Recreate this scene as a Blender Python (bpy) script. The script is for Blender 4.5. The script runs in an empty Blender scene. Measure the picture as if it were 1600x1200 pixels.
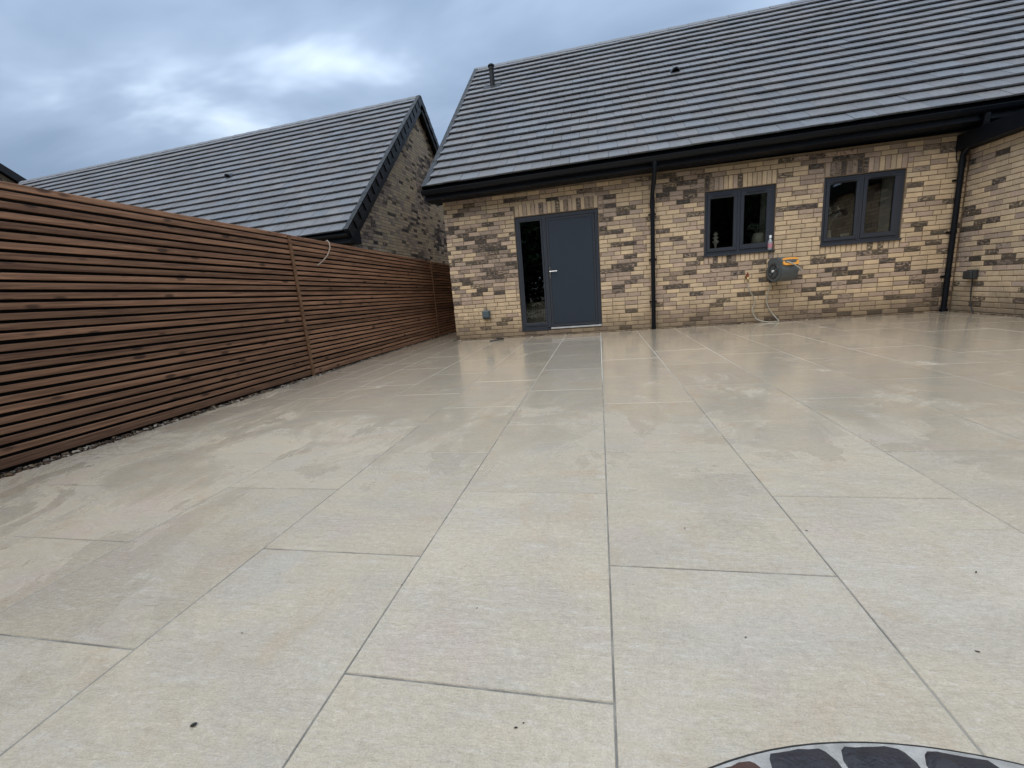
import bpy, math, random
from mathutils import Matrix, Vector, noise
random.seed(7)
S = bpy.context.scene
COL = S.collection
R = math.radians

# ------------------------------------------------------------------ camera
CAM_Z = 0.818
cd = bpy.data.cameras.new('camera'); cam = bpy.data.objects.new('camera', cd); COL.objects.link(cam)
S.camera = cam
cd.sensor_fit = 'HORIZONTAL'; cd.sensor_width = 36.0; cd.lens = 673.1 / 1600 * 36
cd.clip_start = 0.02; cd.clip_end = 2000
RIGHT = Vector((0.97793909, 0.19278227, -0.0804372))
DOWN = Vector((-0.0365653, -0.22114039, -0.97455626))
FWD = Vector((-0.20566508, 0.95599787, -0.20921269))
m = Matrix.Identity(4)
for i in range(3):
    m[i][0] = RIGHT[i]; m[i][1] = -DOWN[i]; m[i][2] = -FWD[i]
m.translation = (0, 0, CAM_Z)
cam.matrix_world = m

# ------------------------------------------------------------------ sky and sun
SUN_EL, SUN_AZ = R(54), R(200)          # azimuth clockwise from +Y
SKY_STRENGTH = 0.10
SUN_STRENGTH = 1.5
EXPOSURE = 0.40
W = bpy.data.worlds.new('World'); S.world = W; W.use_nodes = True
S.view_settings.view_transform = 'Standard'; S.view_settings.look = 'None'
S.view_settings.exposure = EXPOSURE; S.view_settings.gamma = 1.0
S.view_settings.use_curve_mapping = False


class NT:
    def __init__(self, nt):
        self.nt = nt; nt.nodes.clear()

    def n(self, kind, ins=None, **kw):
        nd = self.nt.nodes.new(kind)
        for k, v in kw.items():
            setattr(nd, k, v)
        for k, v in (ins or {}).items():
            self.set(nd.inputs[k], v)
        return nd

    def set(self, sock, v):
        if isinstance(v, bpy.types.Node):
            v = v.outputs[0]
        if isinstance(v, bpy.types.NodeSocket):
            self.nt.links.new(v, sock)
        else:
            sock.default_value = v

    def math(self, op, a, b=0.0, c=0.0, clamp=False):
        nd = self.nt.nodes.new('ShaderNodeMath'); nd.operation = op; nd.use_clamp = clamp
        self.set(nd.inputs[0], a); self.set(nd.inputs[1], b); self.set(nd.inputs[2], c)
        return nd.outputs[0]

    def mix(self, f, a, b, blend='MIX'):
        nd = self.nt.nodes.new('ShaderNodeMix'); nd.data_type = 'RGBA'; nd.blend_type = blend
        self.set(nd.inputs[0], f); self.set(nd.inputs[6], a); self.set(nd.inputs[7], b)
        return nd.outputs[2]

    def ramp(self, f, lo, hi, a=0.0, b=1.0, smooth=True):
        nd = self.nt.nodes.new('ShaderNodeMapRange')
        nd.interpolation_type = 'SMOOTHSTEP' if smooth else 'LINEAR'
        self.set(nd.inputs[0], f)
        for k, v in zip((1, 2, 3, 4), (lo, hi, a, b)):
            self.set(nd.inputs[k], v)
        return nd.outputs[0]

    def noise(self, vec, scale, detail=3.0, rough=0.55, dist=0.0, dims='3D', w=None):
        nd = self.n('ShaderNodeTexNoise', noise_dimensions=dims)
        self.set(nd.inputs['Vector'], vec)
        nd.inputs['Scale'].default_value = scale; nd.inputs['Detail'].default_value = detail
        nd.inputs['Roughness'].default_value = rough; nd.inputs['Distortion'].default_value = dist
        if w is not None: self.set(nd.inputs['W'], w)
        return nd.outputs[0]

    def mapping(self, vec, scale=(1, 1, 1), loc=(0, 0, 0), rot=(0, 0, 0)):
        nd = self.n('ShaderNodeMapping', {'Vector': vec})
        nd.inputs['Scale'].default_value = scale; nd.inputs['Location'].default_value = loc
        nd.inputs['Rotation'].default_value = rot
        return nd.outputs[0]


def C4(c, a=1.0): return (c[0], c[1], c[2], a)


t = NT(W.node_tree)
out = t.n('ShaderNodeOutputWorld'); bg = t.n('ShaderNodeBackground', {'Strength': SKY_STRENGTH})
t.nt.links.new(bg.outputs[0], out.inputs[0])
sky = t.n('ShaderNodeTexSky', sky_type='NISHITA', sun_disc=False, sun_elevation=SUN_EL, sun_rotation=SUN_AZ)
tc = t.n('ShaderNodeTexCoord')
sep = t.n('ShaderNodeSeparateXYZ', {0: tc.outputs['Generated']})
zc = t.math('ADD', t.math('MAXIMUM', sep.outputs[2], 0.0), 0.28)
comb = t.n('ShaderNodeCombineXYZ', {0: t.math('DIVIDE', sep.outputs[0], zc), 1: t.math('DIVIDE', sep.outputs[1], zc)})
P1 = t.mapping(comb, (0.55, 1.0, 1), (12.458, 14.836, 0), (0, 0, R(28)))
n1 = t.noise(P1, 1.15, 3, 0.48, 0.35)
P2 = t.mapping(comb, (0.8, 1.5, 1), (15.904, 18.849, 0), (0, 0, R(20)))
n2 = t.noise(P2, 2.1, 4, 0.52, 0.3)
dens = t.math('ADD', t.math('MULTIPLY', n1, 0.65), t.math('MULTIPLY', n2, 0.35))
f1 = t.ramp(dens, 0.39, 0.63)
c1 = t.mix(f1, C4((1.8, 2.45, 3.45)), C4((3.3, 4.15, 5.45)))
f2 = t.ramp(dens, 0.515, 0.62)
c2 = t.mix(f2, c1, C4((5.8, 6.8, 8.0)))
# overcast skies are brighter overhead than low down
zen = t.ramp(sep.outputs[2], 0.0, 1.0, 0.84, 2.2, smooth=False)
c3 = t.mix(1.0, c2, t.n('ShaderNodeCombineXYZ', {0: zen, 1: zen, 2: zen}).outputs[0], 'MULTIPLY')
c4 = t.mix(0.12, c3, sky.outputs[0])
t.set(bg.inputs[0], c4)

sl = bpy.data.lights.new('sun', 'SUN'); sun = bpy.data.objects.new('sun', sl); COL.objects.link(sun)
sl.energy = SUN_STRENGTH; sl.angle = R(60); sl.color = (1.0, 0.93, 0.82)
sd = Vector((math.sin(SUN_AZ) * math.cos(SUN_EL), math.cos(SUN_AZ) * math.cos(SUN_EL), math.sin(SUN_EL)))
sun.rotation_euler = sd.to_track_quat('Z', 'Y').to_euler(); sun.location = sd * 60


# ------------------------------------------------------------------ materials
def material(name):
    mt = bpy.data.materials.new(name); mt.use_nodes = True
    t = NT(mt.node_tree)
    o = t.n('ShaderNodeOutputMaterial'); b = t.n('ShaderNodeBsdfPrincipled')
    t.nt.links.new(b.outputs[0], o.inputs[0])
    return mt, t, b, o


def wpos(t): return t.n('ShaderNodeNewGeometry').outputs['Position']


def bump(t, b, h, strength, dist=0.01, sock='Normal'):
    nd = t.n('ShaderNodeBump', {'Strength': strength, 'Distance': dist, 'Height': h})
    t.nt.links.new(nd.outputs[0], b.inputs[sock])


def simple(name, col, rough=0.5, metal=0.0, var=0.12, scale=14.0, bmp=0.0, spec=0.5, rv=0.07):
    mt, t, b, o = material(name)
    p = wpos(t)
    n = t.noise(p, scale, 4)
    f = t.ramp(n, 0.25, 0.75, 1 - var, 1 + var, False)
    c = t.mix(1.0, C4(col), t.n('ShaderNodeCombineXYZ', {0: f, 1: f, 2: f}).outputs[0], 'MULTIPLY')
    t.set(b.inputs['Base Color'], c)
    t.set(b.inputs['Roughness'], t.ramp(n, 0.3, 0.7, max(0.02, rough - rv), min(1, rough + rv), False))
    b.inputs['Metallic'].default_value = metal
    b.inputs['Specular IOR Level'].default_value = spec
    if bmp: bump(t, b, t.noise(p, scale * 6, 4), bmp, 0.004)
    return mt


def m_brick():
    mt, t, b, o = material('brick')
    p = wpos(t)
    at = t.n('ShaderNodeAttribute', attribute_name='tint', attribute_type='GEOMETRY')
    oi = t.n('ShaderNodeObjectInfo')
    base = t.mix(1.0, at.outputs['Color'], oi.outputs['Color'], 'MULTIPLY')
    dk = t.math('MULTIPLY', at.outputs['Alpha'], oi.outputs['Alpha'])
    n = t.noise(t.mapping(p, (1, 1, 1.9)), 20, 5, 0.68)
    thr = t.math('SUBTRACT', 0.78, t.math('MULTIPLY', dk, 0.46))
    msk = t.ramp(n, thr, t.math('ADD', thr, 0.20))
    fine = t.noise(p, 95, 4, 0.65)
    f = t.ramp(fine, 0.25, 0.75, 0.78, 1.2, False)
    mid = t.noise(p, 9, 3)
    f2 = t.ramp(mid, 0.3, 0.7, 0.90, 1.1, False)
    ff = t.math('MULTIPLY', f, f2)
    c = t.mix(1.0, base, t.n('ShaderNodeCombineXYZ', {0: ff, 1: ff, 2: ff}).outputs[0], 'MULTIPLY')
    c = t.mix(t.math('MULTIPLY', msk, 0.88), c, C4((0.040, 0.036, 0.034)))
    # pale scuffs of lime
    sc = t.ramp(t.noise(p, 32, 3, 0.6), 0.67, 0.76, 0.0, 0.22)
    c = t.mix(t.math('MULTIPLY', sc, t.ramp(dk, 0.2, 0.8)), c, C4((0.45, 0.41, 0.35)))
    # damp band near the ground
    z = t.n('ShaderNodeSeparateXYZ', {0: p}).outputs[2]
    wn = t.math('ADD', z, t.math('MULTIPLY', t.noise(p, 2.3, 3), 0.5))
    damp = t.ramp(wn, 0.25, 0.75, 0.62, 0.0)
    c = t.mix(damp, c, C4((0.13, 0.095, 0.062)))
    t.set(b.inputs['Base Color'], c)
    b.inputs['Roughness'].default_value = 0.86
    b.inputs['Specular IOR Level'].default_value = 0.25
    bump(t, b, t.math('ADD', fine, t.math('MULTIPLY', n, 0.6)), 0.55, 0.004)
    return mt


def m_slab():
    mt, t, b, o = material('porcelain_slab')
    p = wpos(t); oi = t.n('ShaderNodeObjectInfo'); rnd = oi.outputs['Random']
    off = t.math('MULTIPLY', rnd, 37.0)
    big = t.noise(t.mapping(p, (1.0, 1.7, 1), rot=(0, 0, R(-14))), 2.1, 5, 0.62, 0.7, '4D', off)
    streak = t.noise(t.mapping(p, (3.0, 15.0, 1), rot=(0, 0, R(-12))), 3.0, 6, 0.68, 0.9, '4D', off)
    grain = t.noise(p, 230, 3, 0.75)
    grain2 = t.noise(p, 60, 5, 0.7)
    pit = t.noise(t.mapping(p, (1, 1.8, 1)), 120, 2, 0.5)
    c = t.mix(t.ramp(big, 0.34, 0.66), C4((0.570, 0.495, 0.375)), C4((0.635, 0.535, 0.380)))
    c = t.mix(t.ramp(streak, 0.50, 0.74, 0, 0.6), c, C4((0.71, 0.64, 0.53)))
    c = t.mix(t.ramp(streak, 0.46, 0.28, 0, 0.5), c, C4((0.48, 0.395, 0.275)))
    oc = t.noise(p, 3.4, 5, 0.65, 0.6, '4D', off)
    c = t.mix(t.ramp(oc, 0.53, 0.68, 0, 0.5), c, C4((0.58, 0.44, 0.29)))
    pk = t.noise(p, 2.6, 5, 0.62, 0.5, '4D', t.math('ADD', off, 9.0))
    c = t.mix(t.ramp(pk, 0.54, 0.68, 0, 0.4), c, C4((0.62, 0.485, 0.40)))
    c = t.mix(t.ramp(pk, 0.45, 0.32, 0, 0.4), c, C4((0.55, 0.51, 0.42)))
    fl = t.noise(t.mapping(p, (22, 75, 1), rot=(0, 0, R(-16))), 1.6, 4, 0.7, 0.6)
    c = t.mix(t.ramp(fl, 0.55, 0.70, 0, 0.42), c, C4((0.76, 0.70, 0.60)))
    c = t.mix(t.ramp(fl, 0.42, 0.30, 0, 0.30), c, C4((0.42, 0.35, 0.25)))
    tone = t.math('MULTIPLY', t.ramp(grain, 0.25, 0.75, 0.80, 1.17, False), t.ramp(grain2, 0.28, 0.72, 0.87, 1.10, False))
    tone = t.math('MULTIPLY', tone, t.ramp(pit, 0.66, 0.74, 1.0, 0.80))
    tone = t.math('MULTIPLY', tone, t.ramp(rnd, 0, 1, 0.95, 1.04, False))
    tone = t.math('MULTIPLY', tone, 0.90)
    c = t.mix(1.0, c, t.n('ShaderNodeCombineXYZ', {0: tone, 1: tone, 2: t.math('MULTIPLY', tone, 1.03)}).outputs[0], 'MULTIPLY')
    # water film, thicker towards the house where the patio drains, with ragged drying edges
    yy = t.n('ShaderNodeSeparateXYZ', {0: p}).outputs[1]
    wet = t.noise(t.mapping(p, (1.0, 0.8, 1), (3.3, 0.4, 0)), 1.7, 7, 0.68, 0.9)
    wet = t.math('ADD', wet, t.math('MULTIPLY', t.math('SUBTRACT', grain2, 0.5), 0.16))
    wet = t.math('ADD', wet, t.ramp(yy, 0.6, 5.0, -0.02, 0.26))
    film = t.ramp(wet, 0.50, 0.66)
    c = t.mix(t.math('MULTIPLY', film, 0.03), c, C4((0.40, 0.34, 0.24)))
    # lime haze left by the grouting near the house
    hz = t.math('MULTIPLY', t.ramp(t.noise(t.mapping(p, (1.6, 6, 1)), 3.0, 6, 0.7, 0.9), 0.60, 0.70), t.ramp(yy, 1.2, 4.5, 0.22, 0.42))
    c = t.mix(hz, c, C4((0.68, 0.66, 0.61)))
    # shallow puddles with crisp ragged rims on the drier near slabs
    pn = t.noise(t.mapping(p, (1.1, 0.75, 1), (7.7, 2.2, 0), (0, 0, R(24))), 1.5, 6, 0.62, 0.8)
    pn = t.math('ADD', pn, t.math('MULTIPLY', t.math('SUBTRACT', grain2, 0.5), 0.09))
    pud = t.ramp(pn, 0.555, 0.580)
    c = t.mix(t.math('MULTIPLY', pud, 0.055), c, C4((0.36, 0.30, 0.21)))
    t.set(b.inputs['Base Color'], c)
    gl = t.math('MAXIMUM', film, pud)
    t.set(b.inputs['Roughness'], t.mix(gl, C4((0.30,) * 3), C4((0.15,) * 3)))
    b.inputs['IOR'].default_value = 1.45
    hgt = t.math('ADD', t.math('MULTIPLY', grain2, 0.9), t.math('MULTIPLY', grain, 0.6))
    hgt = t.math('ADD', hgt, t.math('MULTIPLY', streak, 1.6))
    hgt = t.math('ADD', hgt, t.math('MULTIPLY', fl, 1.1))
    bump(t, b, hgt, t.math('MULTIPLY', t.ramp(wet, 0.45, 0.60, 1.0, 0.55), t.ramp(yy, 1.0, 4.5, 0.62, 0.30)), 0.0035)
    b.inputs['Coat IOR'].default_value = 1.33
    t.set(b.inputs['Coat Weight'], t.math('ADD', 0.10, t.math('MULTIPLY', gl, 0.75)))
    b.inputs['Coat Roughness'].default_value = 0.07
    bump(t, b, t.math('ADD', t.math('MULTIPLY', t.noise(p, 9, 3), 1.3), t.math('MULTIPLY', grain2, 0.7)), t.ramp(pud, 0, 1, 0.15, 0.07), 0.004, 'Coat Normal')
    return mt


def m_tile(name, col):
    mt, t, b, o = material(name)
    p = wpos(t); oi = t.n('ShaderNodeObjectInfo')
    at = t.n('ShaderNodeAttribute', attribute_name='tint', attribute_type='GEOMETRY')
    base = t.mix(1.0, at.outputs['Color'], oi.outputs['Color'], 'MULTIPLY')
    base = t.mix(1.0, base, C4(col), 'MULTIPLY')
    n = t.noise(t.mapping(p, (6, 1.2, 1.2)), 9, 4, 0.6)
    g = t.noise(p, 70, 3, 0.7)
    f = t.math('MULTIPLY', t.ramp(n, 0.25, 0.75, 0.68, 1.32, False), t.ramp(g, 0.25, 0.75, 0.72, 1.28, False))
    c = t.mix(1.0, base, t.n('ShaderNodeCombineXYZ', {0: f, 1: f, 2: f}).outputs[0], 'MULTIPLY')
    t.set(b.inputs['Base Color'], c)
    t.set(b.inputs['Roughness'], t.ramp(n, 0.3, 0.7, 0.42, 0.62, False))
    b.inputs['Specular IOR Level'].default_value = 0.45
    bump(t, b, g, 0.45, 0.003)
    return mt


def m_wood(name, dark, light):
    mt, t, b, o = material(name)
    p = wpos(t); oi = t.n('ShaderNodeObjectInfo'); off = t.math('MULTIPLY', oi.outputs['Random'], 53.0)
    g1 = t.noise(t.mapping(p, (30, 1.1, 30)), 1.0, 5, 0.62, 1.2, '4D', off)
    g2 = t.noise(t.mapping(p, (90, 2.5, 90)), 1.6, 3, 0.6, 0.5, '4D', off)
    c = t.mix(t.ramp(g1, 0.3, 0.7), C4(dark), C4(light))
    f = t.math('MULTIPLY', t.ramp(g2, 0.25, 0.75, 0.66, 1.30, False), t.ramp(oi.outputs['Random'], 0, 1, 0.70, 1.22, False))
    c = t.mix(1.0, c, t.n('ShaderNodeCombineXYZ', {0: f, 1: f, 2: f}).outputs[0], 'MULTIPLY')
    v = t.n('ShaderNodeTexVoronoi', {'W': off}, voronoi_dimensions='4D')
    t.set(v.inputs['Vector'], t.mapping(p, (3, 5.0, 14)))
    v.inputs['Scale'].default_value = 1.0
    kn = t.ramp(v.outputs['Distance'], 0.32, 0.17)
    c = t.mix(t.math('MULTIPLY', kn, 0.72), c, C4((0.022, 0.012, 0.008)))
    t.set(b.inputs['Base Color'], c)
    b.inputs['Roughness'].default_value = 0.62
    b.inputs['Specular IOR Level'].default_value = 0.3
    bump(t, b, g2, 0.35, 0.002)
    return mt


def m_glass():
    mt, t, b, o = material('window_glass')
    t.nt.nodes.remove(b)
    tr = t.n('ShaderNodeBsdfTransparent', {'Color': (0.90, 0.93, 0.92, 1)})
    gl = t.n('ShaderNodeBsdfGlossy', {'Roughness': 0.01})
    n = t.n('ShaderNodeBump', {'Strength': 0.02, 'Distance': 0.01, 'Height': t.noise(wpos(t), 3, 1)})
    t.nt.links.new(n.outputs[0], gl.inputs['Normal'])
    fr = t.n('ShaderNodeFresnel', {'IOR': 1.55})
    mx = t.n('ShaderNodeMixShader', {0: t.math('MULTIPLY', fr.outputs[0], 1.7, clamp=True), 1: tr.outputs[0], 2: gl.outputs[0]})
    t.nt.links.new(mx.outputs[0], o.inputs[0])
    return mt


def m_grout():
    mt, t, b, o = material('grout')
    p = wpos(t)
    y = t.n('ShaderNodeSeparateXYZ', {0: p}).outputs[1]
    n = t.noise(p, 1.6, 4)
    f = t.ramp(t.math('ADD', y, t.math('MULTIPLY', t.math('SUBTRACT', n, 0.5), 3.2)), 3.0, 5.2)
    c = t.mix(f, C4((0.165, 0.155, 0.135)), C4((0.74, 0.71, 0.64)))
    c = t.mix(t.ramp(t.noise(p, 5.5, 5, 0.7), 0.42, 0.66, 0, 0.6), c, C4((0.42, 0.385, 0.32)))
    t.set(b.inputs['Base Color'], c); b.inputs['Roughness'].default_value = 0.7
    bump(t, b, t.noise(p, 260, 3), 0.5, 0.003)
    return mt


def m_tinted(name, rough, spec=0.4):      # colour per stone / leaf from a mesh attribute
    mt, t, b, o = material(name)
    at = t.n('ShaderNodeAttribute', attribute_name='tint', attribute_type='GEOMETRY')
    f = t.ramp(t.noise(wpos(t), 60, 3), 0.25, 0.75, 0.75, 1.25, False)
    c = t.mix(1.0, at.outputs['Color'], t.n('ShaderNodeCombineXYZ', {0: f, 1: f, 2: f}).outputs[0], 'MULTIPLY')
    t.set(b.inputs['Base Color'], c); b.inputs['Roughness'].default_value = rough
    b.inputs['Specular IOR Level'].default_value = spec
    return mt


M = dict(
    brick=m_brick(), slab=m_slab(), grout=m_grout(), glass=m_glass(),
    mortar=simple('mortar', (0.235, 0.175, 0.115), 0.9, var=0.25, scale=9, bmp=0.5, spec=0.2),
    tile=m_tile('roof_tile', (0.150, 0.153, 0.160)),
    verge=m_tile('verge_plastic', (0.085, 0.100, 0.122)),
    vergepale=m_tile('verge_pale', (0.30, 0.33, 0.35)),
    black=simple('black_plastic', (0.0035, 0.005, 0.008), 0.45, var=0.1, spec=0.25),
    soffit=simple('black_soffit_board', (0.004, 0.006, 0.009), 0.6, var=0.1, spec=0.25),
    frame=simple('anthracite_frame', (0.034, 0.040, 0.052), 0.38, var=0.03, rv=0.015),
    door=simple('anthracite_door', (0.022, 0.032, 0.048), 0.42, var=0.015, rv=0.01),
    seal=simple('rubber_seal', (0.008, 0.008, 0.009), 0.6),
    silver=simple('silver_metal', (0.72, 0.72, 0.72), 0.25, metal=1.0),
    alu=simple('threshold_aluminium', (0.80, 0.82, 0.84), 0.35, metal=0.6),
    plaster=simple('white_plaster', (0.82, 0.82, 0.79), 0.8, var=0.04),
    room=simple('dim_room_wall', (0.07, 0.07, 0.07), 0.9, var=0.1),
    wood=m_wood('stained_softwood', (0.155, 0.075, 0.042), (0.38, 0.20, 0.112)),
    batten=m_wood('stained_batten', (0.17, 0.085, 0.045), (0.30, 0.165, 0.085)),
    backing_black=simple('black_backing', (0.006, 0.005, 0.005), 0.85),
    earth=simple('earth', (0.11, 0.085, 0.06), 0.95, var=0.3, scale=4, bmp=0.6),
    socket=simple('grey_socket_plastic', (0.075, 0.10, 0.115), 0.45),
    reel=simple('grey_reel_plastic', (0.085, 0.095, 0.10), 0.42),
    reeldark=simple('dark_reel_plastic', (0.03, 0.034, 0.036), 0.45),
    orange=simple('orange_plastic', (0.80, 0.36, 0.055), 0.38, var=0.05),
    hose=simple('pale_hose', (0.36, 0.35, 0.29), 0.45),
    cable=simple('pale_cable', (0.34, 0.27, 0.20), 0.5),
    brass=simple('brass', (0.55, 0.40, 0.20), 0.3, metal=1.0),
    red=simple('red_lever', (0.26, 0.045, 0.03), 0.45),
    clear=simple('milky_bottle_plastic', (0.34, 0.36, 0.37), 0.18),
    white=simple('white_cap', (0.82, 0.82, 0.82), 0.35),
    label=simple('pink_label', (0.50, 0.22, 0.26), 0.5),
    stonevase=simple('stone_glaze', (0.52, 0.48, 0.40), 0.6),
    palewood=simple('pale_turned_wood', (0.60, 0.57, 0.50), 0.6),
    petal=simple('pale_petals', (0.70, 0.68, 0.62), 0.7),
    sprig=simple('dried_greenery', (0.16, 0.19, 0.15), 0.7),
    canvas=simple('card', (0.55, 0.52, 0.47), 0.7),
    pebble=m_tinted('pebbles', 0.5), leaf=m_tinted('leaves', 0.6, 0.25),
    bark=simple('bark', (0.055, 0.042, 0.03), 0.9, var=0.3, bmp=0.6),
    sett=simple('clay_sett', (0.030, 0.026, 0.029), 0.42, var=0.5, scale=11, bmp=0.9),
    sett2=simple('brown_sett', (0.085, 0.042, 0.030), 0.45, var=0.4, scale=11, bmp=0.9),
    palemortar=simple('pale_mortar', (0.40, 0.385, 0.355), 0.85, var=0.35, scale=30, bmp=0.8),
    cabinet=simple('ribbed_wood', (0.36, 0.29, 0.20), 0.7, var=0.3, scale=20),
    debris=simple('dark_debris', (0.02, 0.018, 0.014), 0.7),
)


# ------------------------------------------------------------------ mesh helpers
class MB:
    def __init__(self): self.v, self.f, self.c, self.smooth = [], [], [], []

    def add(self, vs, fs, col=None, smooth=False):
        b = len(self.v); self.v += [tuple(q) for q in vs]
        for f in fs:
            self.f.append(tuple(b + i for i in f)); self.c.append(col); self.smooth.append(smooth)

    def box(self, x0, x1, y0, y1, z0, z1, col=None):
        vs = [(x, y, z) for z in (z0, z1) for y in (y0, y1) for x in (x0, x1)]
        self.add(vs, [(0, 2, 3, 1), (4, 5, 7, 6), (0, 1, 5, 4), (2, 6, 7, 3), (0, 4, 6, 2), (1, 3, 7, 5)], col)

    def hexa(self, vs, col=None):       # 8 corners in box order
        self.add(vs, [(0, 2, 3, 1), (4, 5, 7, 6), (0, 1, 5, 4), (2, 6, 7, 3), (0, 4, 6, 2), (1, 3, 7, 5)], col)

    def cbox(self, x0, x1, y0, y1, z0, z1, c, col=None):       # box with every edge chamfered
        vs, idx = [], {}
        xs, ys, zs = (x0, x1), (y0, y1), (z0, z1)
        for i in (0, 1):
            for j in (0, 1):
                for k in (0, 1):
                    sx, sy, sz = (c if i == 0 else -c), (c if j == 0 else -c), (c if k == 0 else -c)
                    idx[i, j, k, 0] = len(vs); vs.append((xs[i], ys[j] + sy, zs[k] + sz))
                    idx[i, j, k, 1] = len(vs); vs.append((xs[i] + sx, ys[j], zs[k] + sz))
                    idx[i, j, k, 2] = len(vs); vs.append((xs[i] + sx, ys[j] + sy, zs[k]))
        fs = []
        sq = [(0, 0), (1, 0), (1, 1), (0, 1)]
        for a in (0, 1):
            q = [idx[(a, j, k, 0)] for j, k in sq]; fs.append(q if a else q[::-1])
            q = [idx[(i, a, k, 1)] for i, k in sq]; fs.append(q[::-1] if a else q)
            q = [idx[(i, j, a, 2)] for i, j in sq]; fs.append(q if a else q[::-1])
        for a in (0, 1):
            for b in (0, 1):
                fs.append([idx[a, b, 0, 0], idx[a, b, 1, 0], idx[a, b, 1, 1], idx[a, b, 0, 1]][::(1 if a != b else -1)])
                fs.append([idx[a, 0, b, 0], idx[a, 1, b, 0], idx[a, 1, b, 2], idx[a, 0, b, 2]][::(-1 if a != b else 1)])
                fs.append([idx[0, a, b, 1], idx[1, a, b, 1], idx[1, a, b, 2], idx[0, a, b, 2]][::(1 if a != b else -1)])
                for k in (0, 1):
                    q = [idx[a, b, k, 0], idx[a, b, k, 1], idx[a, b, k, 2]]
                    fs.append(q if (a + b + k) % 2 == 1 else q[::-1])
        self.add(vs, fs, col)

    def tube(self, pts, r, n=10, cap=True, col=None):
        pts = [Vector(q) for q in pts]; rs = r if isinstance(r, (list, tuple)) else [r] * len(pts)
        vs, fs = [], []; up = None
        for i, q in enumerate(pts):
            d = (pts[min(i + 1, len(pts) - 1)] - pts[max(i - 1, 0)]).normalized()
            if up is None:
                up = d.orthogonal().normalized()
            up = (up - d * up.dot(d)).normalized(); sd_ = d.cross(up)
            for k in range(n):
                a = 2 * math.pi * k / n
                vs.append(q + (up * math.cos(a) + sd_ * math.sin(a)) * rs[i])
        for i in range(len(pts) - 1):
            for k in range(n):
                fs.append((i * n + k, i * n + (k + 1) % n, (i + 1) * n + (k + 1) % n, (i + 1) * n + k))
        self.add(vs, fs, col, True)
        if cap:
            self.add(vs[:n], [tuple(range(n))[::-1]], col); self.add(vs[-n:], [tuple(range(n))], col)

    def lathe(self, prof, cx, cy, cz, n=20, col=None):
        vs, fs = [], []
        for r, z in prof:
            for k in range(n):
                a = 2 * math.pi * k / n; vs.append((cx + r * math.cos(a), cy + r * math.sin(a), cz + z))
        for i in range(len(prof) - 1):
            for k in range(n):
                fs.append((i * n + k, i * n + (k + 1) % n, (i + 1) * n + (k + 1) % n, (i + 1) * n + k))
        self.add(vs, fs, col, True)
        self.add(vs[:n], [tuple(range(n))[::-1]], col); self.add(vs[-n:], [tuple(range(n))], col)

    def prism(self, poly, axis, a0, a1, col=None, smooth=False):   # poly of 2-D points extruded along an axis
        def pt(q, a):
            return {'x': (a, q[0], q[1]), 'y': (q[0], a, q[1]), 'z': (q[0], q[1], a)}[axis]
        n = len(poly)
        vs = [pt(q, a0) for q in poly] + [pt(q, a1) for q in poly]
        self.add(vs, [(k, (k + 1) % n, n + (k + 1) % n, n + k) for k in range(n)], col, smooth)
        self.add(vs[:n], [tuple(range(n))[::-1]], col); self.add(vs[n:], [tuple(range(n))], col)

    def mesh(self, name, mat, fix=True):
        me = bpy.data.meshes.new(name); me.from_pydata(self.v, [], self.f)
        me.polygons.foreach_set('use_smooth', self.smooth)
        if mat is not None: me.materials.append(mat)
        if any(c is not None for c in self.c):
            ca = me.color_attributes.new('tint', 'FLOAT_COLOR', 'CORNER')
            buf = []
            for f, c in zip(self.f, self.c):
                buf += list(c if c is not None else (1, 1, 1, 1)) * len(f)
            ca.data.foreach_set('color', buf)
        if fix and len(self.f) < 3000:
            import bmesh
            bm = bmesh.new(); bm.from_mesh(me); bmesh.ops.recalc_face_normals(bm, faces=bm.faces); bm.to_mesh(me); bm.free()
        me.update()
        return me


LOC = {}          # world location of each Empty


def tag(o, label=None, cat=None, group=None, kind=None):
    if label: o['label'] = label
    if cat: o['category'] = cat
    if group: o['group'] = group
    if kind: o['kind'] = kind
    return o


def thing(name, label, cat, loc, group=None):
    o = bpy.data.objects.new(name, None); COL.objects.link(o); o.location = loc; o.empty_display_size = 0.2
    LOC[o.name] = Vector(loc)
    return tag(o, label, cat, group)


def link(name, me, parent=None, loc=None, rot=None, scale=None):
    o = bpy.data.objects.new(name, me); COL.objects.link(o)
    if parent is not None:
        o.parent = parent
        if parent.name in LOC: o.matrix_parent_inverse = Matrix.Translation(-LOC[parent.name])
    if loc is not None: o.location = loc
    if rot is not None: o.rotation_euler = rot
    if scale is not None: o.scale = scale
    return o


def obj(name, mb, mat, parent=None, **kw):
    return link(name, mb.mesh(name, M[mat] if isinstance(mat, str) else mat), parent, **kw)


def project(q):
    d = Vector(q) - Vector((0, 0, CAM_Z)); z = d.dot(FWD)
    if z < 0.05: return None
    return 800 + 673.1 * d.dot(RIGHT) / z, 600 + 673.1 * d.dot(DOWN) / z


def shown_area(pts):          # rough size in the picture of a quad, 0 when outside the frame
    q = [project(a) for a in pts]
    if any(a is None for a in q): return 0
    cx = sum(a[0] for a in q) / len(q); cy = sum(a[1] for a in q) / len(q)
    if not (-10 < cx < 1610 and -10 < cy < 1210): return 0
    s = 0
    for i in range(len(q)):
        a, b = q[i], q[(i + 1) % len(q)]; s += a[0] * b[1] - a[1] * b[0]
    return abs(s) / 2


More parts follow.
